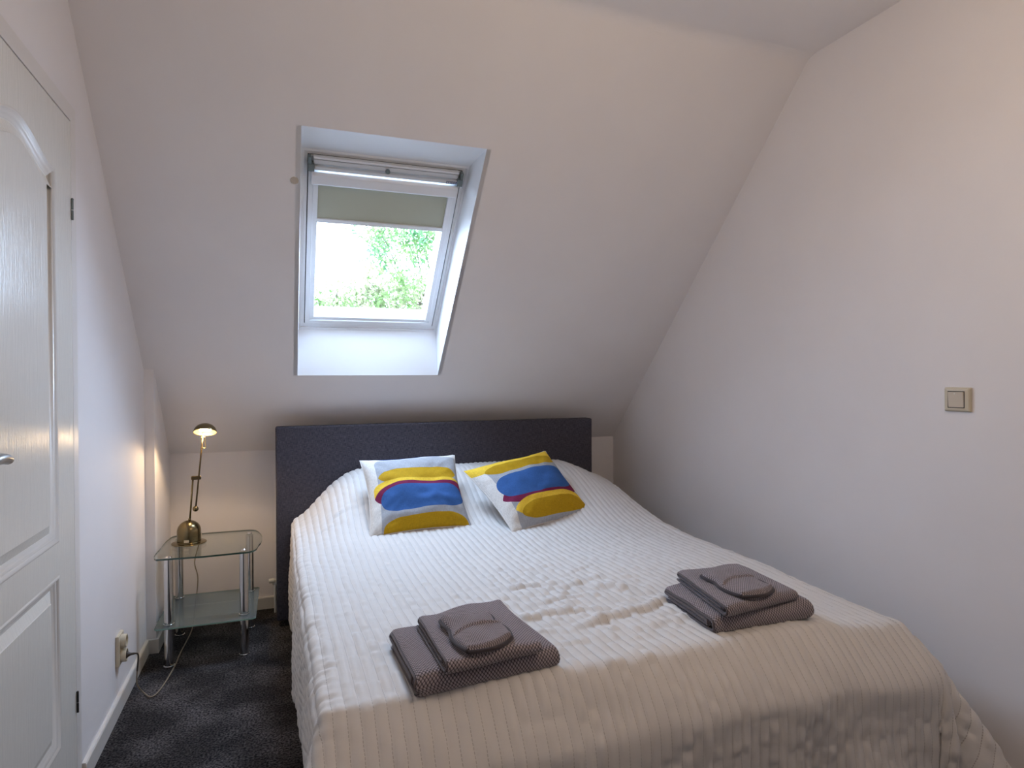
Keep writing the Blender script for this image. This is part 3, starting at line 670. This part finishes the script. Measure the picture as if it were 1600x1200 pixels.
cushion([(1.605, -1.125, 0.592), (2.120, -0.930, 0.597), (1.976, -0.639, 0.900), (1.466, -0.777, 0.835)], 0.13, M_c2,
        'linen cushion turned askew, right of the two, one lower corner creased', 11.0, (0.14, 0.03, 0.06, 0.16, -0.03, 0.9))

# ================================================================== towels
def towel(corners, zb, H, th, layers, label, name, cat, grp, flare=0.0, sd=0.0):
    """folded cloth: a sheet folded in the depth direction, soft front fold, open layers at the left end"""
    FL, FR, BR, BL = [np.array(c, float) for c in corners]
    cx, cy = np.mean([c[0] for c in corners]), np.mean([c[1] for c in corners])
    # path in (w, z): w 0 front .. 1 back, in metres along the depth
    Dp = np.linalg.norm(BL-FL)
    pth = []
    def arc(wc, zc, r, a0, a1, n=9):
        for k in range(n+1):
            a = a0+(a1-a0)*k/n; pth.append((wc+r*math.cos(a), zc+r*math.sin(a)))
    h2 = H/2; R = h2-th/2
    pth.append((Dp-0.012, th/2)); pth.append((Dp*0.5, th/2))
    arc(R, h2, R, -math.pi/2, -3*math.pi/2)                       # front fold
    pth.append((Dp*0.5, H-th/2))
    if layers >= 4:
        r2_ = (H-2*th)/4.0
        r2_ = max((H-th-(H*0.60))/2, th*0.45)
        arc(Dp-0.02, H-th/2-r2_, r2_, math.pi/2, -math.pi/2)
        zi = H-th/2-2*r2_; pth.append((Dp*0.5, zi))
        r3 = max((zi-th*1.5)/2*0.8, th*0.3)
        arc(R*1.1+0.006+r3, zi-r3, r3, math.pi/2, 3*math.pi/2)
        pth.append((Dp-0.03, zi-2*r3))
    else:
        r2_ = max((H-th)/4, th*0.40)
        arc(Dp-0.02, H-th/2-r2_, r2_, math.pi/2, -math.pi/2); pth.append((R+0.010, H-th/2-2*r2_))
    Q = np.array(pth)
    # resample
    seg = np.r_[0, np.cumsum(np.linalg.norm(np.diff(Q, axis=0), axis=1))]; m = int(seg[-1]/0.005)+2
    l = np.linspace(0, seg[-1], m); Q = np.stack([np.interp(l, seg, Q[:, 0]), np.interp(l, seg, Q[:, 1])], 1)
    tg = np.gradient(Q, axis=0); tg /= np.linalg.norm(tg, axis=1, keepdims=True); nr = np.stack([-tg[:, 1], tg[:, 0]], 1)
    hw = th/2*np.minimum(1, np.minimum(np.arange(m), np.arange(m)[::-1])/2.0+0.35)
    loopA = Q+nr*hw[:, None]; loopB = Q-nr*hw[:, None]
    sect = np.concatenate([loopA, loopB[::-1], loopA[:1]], 0); ls = np.concatenate([l, l[::-1], l[:1]])
    nu = 64; us = np.linspace(0, 1, nu)
    Wd = np.linalg.norm(FR-FL)
    P = np.zeros((nu, len(sect), 3)); UV = np.zeros((nu, len(sect), 2))
    for i, uu in enumerate(us):
        ed = min(uu, 1-uu)*Wd
        rnd = 1-max(0, 1-ed/0.012)**2*0.22                          # soft ends
        zz = sect[:, 1]; ww = sect[:, 0]/Dp
        wv = 0.003*np.sin(uu*9+sd)+0.004*vnoise(uu*5+sd, ww*4+sd)
        zz = (zz-H*0.5)*rnd+H*0.5
        zz = zz*(1-flare*(1-uu)**2*(ww))+(wv)*(sect[:, 1]/H)
        sh = 0.006*np.sin(uu*math.pi)*(1-ww)*0-0.006*vnoise(uu*3+sd, 1.0)
        wob = 0.008*vnoise(sect[:, 1]*60+sd, uu*0+2.0)*(1-uu)       # layers do not end flush at the left
        u_ = uu+wob*(1 if uu < 0.5 else 0)*0.9*(1-uu*2 if uu < 0.5 else 0)/Wd*2
        f = FL[None, :2]*(1-u_[:, None])+FR[None, :2]*u_[:, None]; bk = BL[None, :2]*(1-u_[:, None])+BR[None, :2]*u_[:, None]
        xy = f*(1-ww[:, None])+bk*ww[:, None]
        gz = zb(xy[:, 0], xy[:, 1])
        P[i, :, 0] = xy[:, 0]-cx; P[i, :, 1] = xy[:, 1]-cy+sh; P[i, :, 2] = gz+zz
        UV[i, :, 0] = uu*Wd; UV[i, :, 1] = ls
    z0 = float(P[..., 2].min()); P[..., 2] -= z0
    root = empty(name, (cx, cy, z0)); tag(root, label, cat, grp)
    me = grid_mesh(name+'_cloth', P, UV)
    # end caps
    bm = bmesh.new(); bm.from_mesh(me); bm.verts.ensure_lookup_table()
    ns = len(sect)
    for row in (0, nu-1):
        for k in range(m-1):
            a, b = row*ns+k, row*ns+k+1; c, d = row*ns+(2*m-1-(k+1)), row*ns+(2*m-1-k)
            try: bm.faces.new((bm.verts[a], bm.verts[b], bm.verts[c], bm.verts[d]))
            except ValueError: pass
    bmesh.ops.recalc_face_normals(bm, faces=bm.faces[:]); bm.to_mesh(me); bm.free(); me.shade_smooth()
    link('cloth', me, M_towel, root)
    # ribbed selvedge seen at the left ends of the layers
    bm = bmesh.new(); row = P[0]
    for side in (0,):
        c = [(row[k]+row[2*m-1-k])/2 for k in range(2, m-2, 2)]
        rings = []
        tube(bm, [tuple(p+np.array((-0.0005, 0, 0))) for p in c], th*0.30, 6)
    bm_obj('selvedge', bm, M_hem, root, smooth=True)
    return root
flat = lambda z: (lambda x, y: np.zeros_like(x)+z)
def bedz(x, y):
    # the towels lie on the smoothed surface
    return ztop(x, y)*0+TB
TB = 0.5555
def bath_set(big, mid, wash, where, sd):
    towel(big, bedz, 0.058, 0.013, 4, 'large folded grey-brown bath towel at the bottom of the %s stack' % where, 'bath_towel', 'towel', None, 0.0, sd)
    towel(mid, lambda x, y: bedz(x, y)+0.0585, 0.034, 0.009, 3, 'medium folded grey-brown hand towel in the middle of the %s stack' % where, 'hand_towel', 'towel', None, 0.0, sd+2)
    # wash mitt: two layers, rounded front, seam across
    c = [np.array(p, float) for p in wash]; FL, FR, BR, BL = c; ctr = sum(c)/4; n = 56
    uu = np.linspace(0, 1, n); U, V = np.meshgrid(uu, uu); a = 2*U-1; b = 2*V-1
    A = a*np.sqrt(1-b*b*0.32*(b < 0)-b*b*0.06*(b >= 0)); B = b*np.sqrt(1-a*a*0.34*(b < 0)-a*a*0.06*(b >= 0))
    A = A*(1-0.10*np.exp(-((b-0.35)/0.22)**2))
    Us, Vs = (A+1)/2, (B+1)/2
    base = FL*((1-Us)*(1-Vs))[..., None]+FR*(Us*(1-Vs))[..., None]+BR*(Us*Vs)[..., None]+BL*((1-Us)*Vs)[..., None]
    z0 = TB+0.0585+0.0345
    pf = (1-np.maximum(np.abs(a), np.abs(b))**10).clip(0)**0.5
    seam = np.exp(-((V-0.56+0.10*(U-0.5)**2*4-0.05*U)/0.018)**2)
    lip = np.exp(-((V-0.05)/0.05)**2)+0.5*np.exp(-((U-0.04)/0.04)**2)
    top = 0.020*pf+0.007*seam*pf+0.006*lip*pf+0.010*vnoise(U*3+sd, V*3+sd)*pf+0.012*np.exp(-((V-0.95)/0.16)**2)*pf*(vnoise(U*3+sd*3, 1.5+0*U)+0.5)
    F = np.stack([base[..., 0]-ctr[0], base[..., 1]-ctr[1], top], -1); Bm = np.stack([F[..., 0], F[..., 1], np.where(pf > 0, 0.0005, 0.0005)*np.ones_like(U)], -1)
    PP = np.concatenate([F, Bm[::-1]], 0); sz = 0.19
    UVm = np.concatenate([np.stack([U*sz, V*sz*1.2], -1)]*2, 0)
    root = empty('wash_mitt', (ctr[0], ctr[1], z0)); tag(root, 'small grey-brown wash mitt lying on top of the %s stack' % where, 'wash mitt')
    link('cloth', grid_mesh('mitt_cloth', PP, UVm), M_towel, root)
    bm = bmesh.new(); rim_i = [(0, j) for j in range(n)]+[(i, n-1) for i in range(1, n)]+[(n-1, j) for j in range(n-2, -1, -1)]+[(i, 0) for i in range(n-2, 0, -1)]
    tube(bm, [(F[i, j, 0], F[i, j, 1], 0.007+0.0015*math.sin(k*0.12)) for k, (i, j) in enumerate(rim_i)][::2]+[(F[0, 0, 0], F[0, 0, 1], 0.008)], 0.0052, 8); bm_obj('hem', bm, M_towel, root, smooth=True)
bath_set([(0.900, -2.405), (1.275, -2.365), (1.245, -2.055), (0.888, -2.095)], [(0.966, -2.425), (1.215, -2.395), (1.218, -2.055), (0.960, -2.110)],
         [(1.008, -2.440), (1.160, -2.385), (1.140, -2.200), (1.000, -2.200)], 'front left', 1.0)
bath_set([(1.772, -2.345), (2.135, -2.345), (2.170, -2.020), (1.800, -2.045)], [(1.795, -2.368), (2.095, -2.325), (2.120, -2.020), (1.862, -2.022)],
         [(1.860, -2.362), (2.025, -2.335), (2.030, -2.110), (1.882, -2.130)], 'right', 5.0)

# ================================================================== glass bedside table
tb = empty('bedside_table', (0.285, -0.43, 0)); tag(tb, 'small glass bedside table with chrome tube legs and a frosted lower shelf', 'bedside table')
def tl(x, y, z=0): return (x-0.285, y+0.43, z)
legs = ((0.124, -0.622), (0.438, -0.606), (0.116, -0.245), (0.449, -0.262))
def outline(kind):
    if kind == 'top':
        pts = [(0.078, -0.636), (0.27, -0.652), (0.465, -0.645), (0.503, -0.53), (0.514, -0.42), (0.505, -0.30), (0.468, -0.192), (0.38, -0.176), (0.20, -0.172), (0.095, -0.182), (0.068, -0.26), (0.062, -0.42)]
        P = [Vector((x, y)) for x, y in pts]; out = []
        n = len(P)
        hard = {0, 1, 2}
        for i in range(n):
            p0, p1, p2, p3 = P[i-1], P[i], P[(i+1) % n], P[(i+2) % n]
            if i in (0, 1): out += [p1+(p2-p1)*k/4 for k in range(4)]; continue
            for k in range(6):
                t = k/6; out.append(0.5*((2*p1)+(-p0+p2)*t+(2*p0-5*p1+4*p2-p3)*t*t+(-p0+3*p1-3*p2+p3)*t**3))
        return [(p.x, p.y) for p in out]
    return [(0.082, -0.668), (0.478, -0.672), (0.492, -0.66), (0.494, -0.215), (0.484, -0.205), (0.078, -0.200), (0.070, -0.21), (0.070, -0.655)]
def glass_plate(name, pts, z0, z1, mg, me_, label):
    bm = bmesh.new(); lo = [bm.verts.new(tl(x, y, z0)) for x, y in pts]; hi = [bm.verts.new(tl(x, y, z1)) for x, y in pts]
    bm.faces.new(lo[::-1]); bm.faces.new(hi); n = len(pts)
    for i in range(n):
        j = (i+1) % n; f = bm.faces.new((lo[i], lo[j], hi[j], hi[i])); f.material_index = 1
    o = bm_obj(name, bm, mg, tb); o.data.materials.append(me_); o['label'] = label
glass_plate('table_top', outline('top'), 0.487, 0.495, M_tglass, M_gedge, 'clear glass top with a rounded outline')
glass_plate('shelf', outline('shelf'), 0.183, 0.189, M_frost, M_gedge2, 'frosted greenish glass shelf')
for x, y in legs:
    bm = bmesh.new(); r_ = 0.0195
    lathe(bm, ((r_, 0.001), (r_, 0.183)), 36, tl(x, y), False, False); lathe(bm, ((r_, 0.189), (r_, 0.4868)), 36, tl(x, y), False, False); lathe(bm, ((r_-0.0002, 0.4864), (r_-0.0002, 0.4866)), 36, tl(x, y), False, True); lg = bm_obj('leg', bm, M_chrome, tb, smooth=False)
    for f in lg.data.polygons: f.use_smooth = len(f.vertices) == 4
    bm = bmesh.new(); lathe(bm, ((0.0225, 0.0), (0.0235, 0.002), (0.0235, 0.005), (0.0200, 0.0065)), 28, tl(x, y)); bm_obj('foot_ring', bm, M_chrome, lg).parent = lg
    bm = bmesh.new(); lathe(bm, ((0.0197, 0.1895), (0.0222, 0.190), (0.0222, 0.1945), (0.0197, 0.1955)), 28, tl(x, y)); bm_obj('collar', bm, M_chrome, lg)
    bm = bmesh.new(); lathe(bm, ((0.014, 0.4952), (0.013, 0.498), (0.009, 0.501), (0.004, 0.502)), 24, tl(x, y)); bm_obj('cap', bm, M_chrome, lg)

# ================================================================== brass halogen lamp
TZ = 0.4955
lp = empty('table_lamp', (0.178, -0.372, TZ)); tag(lp, 'antique brass halogen desk lamp with a small lit dome shade on the glass table', 'lamp')
def ll(x, y, z): return (x-0.180, y+0.40, z-TZ)
bm = bmesh.new(); lathe(bm, ((0.076, 0.0), (0.079, 0.002), (0.078, 0.0045), (0.056, 0.008), (0.055, 0.010)), 48, (0, 0, 0))
pr = [(0.0535, 0.008), (0.0540, 0.015), (0.0535, 0.060)]
pr += [(0.0535*math.cos(a), 0.060+0.052*math.sin(a)) for a in [k/12*math.pi/2 for k in range(1, 12)]]+[(0.004, 0.112)]
b2 = bm_obj('base_plate', bm, M_brass, lp, smooth=True, bevel=0.0005)
bm = bmesh.new(); lathe(bm, pr, 48, (0, 0, 0)); bm_obj('base_dome', bm, M_brass, lp, smooth=True)
box_obj('rating_label', (-0.016, -0.0550, 0.014), (0.006, -0.0525, 0.026), mat('paper_label', (0.62, 0.55, 0.42), 0.6), lp)
bm = bmesh.new(); lathe(bm, ((0.006, 0), (0.006, 0.008), (0.003, 0.010)), 14, ll(0.183, -0.40, 0.607)); tube(bm, [ll(0.184, -0.40, 0.606), ll(0.200, -0.40, 0.818)], 0.0042, 12); bm_obj('lower_arm', bm, M_brass, lp, smooth=True)
bm = bmesh.new(); box(bm, ll(0.192, -0.408, 0.806), ll(0.236, -0.392, 0.825)); bm_obj('joint', bm, M_brassdark, lp, bevel=0.004, seg=3)
a_, b_ = Vector(ll(0.2115, -0.412, 0.664)), Vector(ll(0.249, -0.412, 1.045))
bm = bmesh.new(); tube(bm, [tuple(a_), tuple(b_)], 0.0038, 12); bm_obj('upper_arm', bm, M_brassdark, lp, smooth=True)
bm = bmesh.new(); bmesh.ops.create_uvsphere(bm, u_segments=24, v_segments=16, radius=0.0135, matrix=Matrix.Translation(a_)); bm_obj('counterweight', bm, M_brass, lp, smooth=True)
# dome shade opening down and towards the room
hc = Vector(ll(0.257, -0.415, 1.040)); ax = Vector((0.02, 0.46, 1.0)).normalized()       # from mouth to crown
bm = bmesh.new(); R_ = 0.053
pro = [(R_*math.cos(a), R_*0.86*math.sin(a)) for a in [k/16*math.pi/2 for k in range(0, 16)]]+[(0.001, R_*0.86)]
lathe(bm, pro, 48, tuple(hc), False, True, axis=ax); shade = bm_obj('lamp_shade', bm, M_brass, lp, smooth=True)
bm = bmesh.new(); Ri = R_-0.0015
pri = [(R_, 0.0), (Ri, 0.0)]+[(Ri*math.cos(a), Ri*0.86*math.sin(a)) for a in [k/16*math.pi/2 for k in range(1, 16)]]+[(0.001, Ri*0.86)]
lathe(bm, pri, 48, tuple(hc), False, False, axis=ax); bm_obj('shade_lining', bm, M_shade_in, shade, smooth=True)
mq = ax.orthogonal(); tx = Vector((1, 0, 0)); ty = ax.cross(tx).normalized(); tx = ty.cross(ax).normalized()
bm = bmesh.new(); c0 = hc+ax*0.016
tube(bm, [tuple(c0-tx*0.026), tuple(c0-tx*0.022), tuple(c0+tx*0.022), tuple(c0+tx*0.026)], [0.006, 0.010, 0.010, 0.006], 12); bm_obj('bulb', bm, M_bulb, shade, smooth=True)
# glass pull loop below the shade, glowing with the light that falls on it
bm = bmesh.new(); q0 = Vector(ll(0.250, -0.452, 1.022)); q1 = Vector(ll(0.256, -0.452, 0.968))
tube(bm, smooth_path([tuple(q0+Vector((-0.007, 0, 0))), tuple(q1+Vector((-0.007, 0, 0.006))), tuple(q1+Vector((0, 0, -0.002))), tuple(q1+Vector((0.007, 0, 0.006))), tuple(q0+Vector((0.009, 0, 0)))], 6), 0.0022, 8)
M_loop = mat('gold_wire', (0.95, 0.72, 0.36), 0.25, metal=0.7); o = bm_obj('pull_loop', bm, M_loop, shade, smooth=True)
ptl = bpy.data.lights.new('lamp_bulb_light', 'SPOT'); ptl.energy = 16*DESK_LAMP; ptl.color = (1.0, 0.70, 0.40); ptl.shadow_soft_size = 0.012; ptl.spot_size = math.radians(150); ptl.spot_blend = 0.35
pto = bpy.data.objects.new('lamp_bulb_light', ptl); COL.objects.link(pto)
pto.location = Vector((0.178, -0.372, TZ))+hc-ax*0.004
pto.rotation_euler = (ax).to_track_quat('Z', 'Y').to_euler()

# cable with plug
cb = empty('lamp_cable', (0.18, -0.33, 0.0)); tag(cb, 'thin translucent brown lamp cable running from the table lamp to the wall socket', 'cable')
def cl(p): return (p[0]-0.18, p[1]+0.33, p[2])
cp = [(0.205, -0.345, 0.500), (0.212, -0.285, 0.4985), (0.215, -0.200, 0.499), (0.205, -0.150, 0.492), (0.197, -0.140, 0.44), (0.175, -0.145, 0.34), (0.190, -0.150, 0.25), (0.178, -0.175, 0.10), (0.172, -0.20, 0.03), (0.166, -0.26, 0.006), (0.160, -0.37, 0.005), (0.152, -0.50, 0.005),
      (0.1475, -0.66, 0.005), (0.128, -0.852, 0.005), (0.104, -0.917, 0.005), (0.070, -0.885, 0.012), (0.050, -0.905, 0.060), (0.058, -0.945, 0.130)]
bm = bmesh.new(); tube(bm, [cl(p) for p in smooth_path(cp, 8)], 0.0028, 8); bm_obj('cord', bm, M_cable, cb, smooth=True)
cp2 = [(0.058, -0.945, 0.130), (0.068, -0.975, 0.190), (0.068, -0.985, 0.214), (0.056, -0.986, 0.218)]
bm = bmesh.new(); tube(bm, [cl(p) for p in smooth_path(cp2, 8)], 0.0032, 8); o = bm_obj('cord', bm, M_cable_dark, cb, smooth=True); o['label'] = 'dark end of the cable'
bm = bmesh.new(); lathe(bm, ((0.004, 0.0), (0.005, 0.012), (0.010, 0.022), (0.0165, 0.028), (0.0165, 0.040)), 20, cl((0.0575, -0.985, 0.217)), axis=(-1, 0, 0)); bm_obj('plug', bm, M_cable_dark, cb)

# ================================================================== pendant lamp (above the frame): warm light of the room
LZ = 2.15
clp = empty('pendant_lamp', (1.56, -2.96, LZ)); tag(clp, 'round opal glass pendant lamp hanging above the foot of the bed', 'lamp')
bm = bmesh.new(); lathe(bm, ((0.05, ZC-LZ-0.03), (0.06, ZC-LZ-0.02), (0.06, ZC-LZ)), 32); bm_obj('ceiling_rose', bm, M_white, clp)
bm = bmesh.new(); tube(bm, [(0, 0, 0.14), (0, 0, ZC-LZ-0.02)], 0.004, 8); bm_obj('cord', bm, M_white, clp)
bm = bmesh.new(); lathe(bm, ((0.04, 0.105), (0.035, 0.14), (0.01, 0.15)), 32); bm_obj('cap', bm, M_white, clp)
M_opal = mat('lit_opal_glass', (0.9, 0.85, 0.75), 0.4, emit=LAMP_COL, es=31.0*CEIL_LAMP)
bm = bmesh.new(); bmesh.ops.create_uvsphere(bm, u_segments=32, v_segments=20, radius=0.115); bm_obj('globe', bm, M_opal, clp, smooth=True)

# ================================================================== outdoors: trees and unseen pale ground
M_bark = mat('bark', (0.10, 0.075, 0.05), 0.9); bump_noise(M_bark, 30, 0.6, 0.02, 4)
def leaf_mat(name, c0, c1):
    m = mat(name, c0, 0.6, spec=0.3); b = m.node_tree.nodes['Principled BSDF']
    r = colour_noise(m, c0, c1, 3.5, 2, 0.35, 0.65)
    nt = m.node_tree; tl_ = nt.nodes.new('ShaderNodeBsdfTranslucent'); L(m, r.outputs[0], tl_.inputs[0])
    mx = nt.nodes.new('ShaderNodeMixShader'); mx.inputs[0].default_value = 0.35
    out = nt.nodes['Material Output']; L(m, b.outputs[0], mx.inputs[1]); L(m, tl_.outputs[0], mx.inputs[2]); L(m, mx.outputs[0], out.inputs[0])
    return m
M_leafA = leaf_mat('leaves_green', (0.06, 0.16, 0.06), (0.17, 0.25, 0.08))
M_leafB = leaf_mat('leaves_light', (0.09, 0.17, 0.04), (0.24, 0.23, 0.13))
def tree(loc, crowns, trunk_top, mleaf, label, n, leaf=0.06):
    root = empty('tree', loc); tag(root, label, 'tree', 'trees beyond the skylight'); o = Vector(loc)
    bm = bmesh.new(); tp = Vector(trunk_top)-o
    tube(bm, smooth_path([(0, 0, 0), tuple(tp*0.35+Vector((0.06, 0, 0))), tuple(tp*0.7-Vector((0.05, 0, 0))), tuple(tp)], 5), [0.07-0.004*k for k in range(16)], 10)
    for (c, rad, w) in crowns:
        cc = Vector(c)-o
        st = tp*random.uniform(0.7, 0.95)
        tube(bm, smooth_path([tuple(st), tuple((st+cc)/2+Vector((0, 0, -0.1))), tuple(cc), tuple(cc+Vector((random.uniform(-.3, .3), 0, rad[2]*0.6)))], 4), [0.016-0.0009*k for k in range(13)], 6)
        for _ in range(5):
            d = Vector((random.gauss(0, 1)*rad[0], random.gauss(0, 1)*rad[1], random.gauss(0, 1)*rad[2]))*0.55
            tube(bm, [tuple(cc), tuple(cc+d*0.5+Vector((0, 0, 0.03))), tuple(cc+d)], [0.010, 0.007, 0.003], 5)
    bm_obj('trunk', bm, M_bark, root, smooth=True)
    verts, faces = [], []
    tw = sum(w for _, _, w in crowns)
    for (c, rad, w) in crowns:
        cc = np.array(c)-np.array(loc)
        for q in range(int(n*w/tw/9)):
            d = rng.normal(size=3); d /= np.linalg.norm(d); cl_ = cc+d*np.array(rad)*rng.random()**0.45
            for _ in range(9):
                p = cl_+rng.normal(size=3)*0.07
                a = rng.normal(size=3); a[2] -= 0.6; a /= np.linalg.norm(a); b = np.cross(a, rng.normal(size=3)); b /= np.linalg.norm(b); nrm = np.cross(a, b)
                s_ = leaf*(0.6+0.7*rng.random()); k = len(verts)
                verts += [p, p+a*s_*0.4+b*s_*0.24+nrm*s_*0.06, p+a*s_, p+a*s_*0.4-b*s_*0.24+nrm*s_*0.06]; faces.append((k, k+1, k+2, k+3))
    me = bpy.data.meshes.new('foliage'); me.from_pydata([tuple(v) for v in verts], [], faces); me.update()
    tag(link('foliage', me, mleaf, root), kind='stuff')
GZ = -2.9
def at(px, py, dist):        # a far point seen through the skylight, used only to set out the trees
    d = fw+r2*((px-800)/FPX)-u2*((py-600)/FPX); d = d*(dist/d.y); return (CAM.x+d.x, CAM.y+d.y, CAM.z+d.z)
tree((3.0, 6.4, GZ), [((2.05, 5.9, 3.55), (.42, .4, .34), 2), ((2.75, 6.0, 3.45), (.45, .4, .38), 2.6), ((2.5, 6.1, 4.1), (.8, .5, .4), 2.5), ((1.75, 5.9, 3.95), (.35, .3, .18), 1.0), ((2.55, 6.0, 2.75), (.5, .4, .25), 1.3), ((3.3, 6.1, 3.2), (.35, .4, .8), 2.2), ((3.7, 6.6, 3.5), (.7, .7, 1.0), 2), ((2.1, 5.9, 3.1), (.3, .3, .15), .7)],
     (3.2, 6.5, 3.0), M_leafA, 'tall green leafy tree seen through the right of the skylight', 5600, 0.08)
tree((1.8, 5.4, GZ), [((1.3, 5.0, 2.25), (.5, .4, .42), 2), ((1.9, 5.1, 2.45), (.5, .4, .45), 2.4), ((2.5, 5.2, 2.35), (.5, .4, .48), 2.2), ((2.0, 5.2, 1.6), (.8, .5, .4), 2.2), ((3.0, 5.4, 2.2), (.4, .4, .4), 1.2)],
     (1.8, 5.2, 1.8), M_leafB, 'pale green bush-like treetop along the bottom of the skylight view', 6500, 0.08)
tree((0.3, 5.2, GZ), [((0.55, 4.8, 2.75), (.26, .3, .30), 1.2), ((0.65, 4.9, 2.1), (.3, .3, .35), 1.2), ((0.1, 5.2, 2.5), (.5, .5, .7), 2)],
     (0.4, 5.0, 2.3), M_leafB, 'slim pale green treetop at the left edge of the skylight view', 1700, 0.085)
M_ground_bounce = mat('pale_bounce_ground', (0.35, 0.34, 0.31), 0.9); colour_noise(M_ground_bounce, (0.30, 0.29, 0.27), (0.42, 0.40, 0.37), 2, 5)  # unseen ground, made pale to throw daylight up into the skylight recess
struct(box_obj('ground', (-30, -20, GZ-0.2), (30, 45, GZ), M_ground_bounce), 'unseen ground outside far below the window, made pale to bounce daylight up', 'ground')
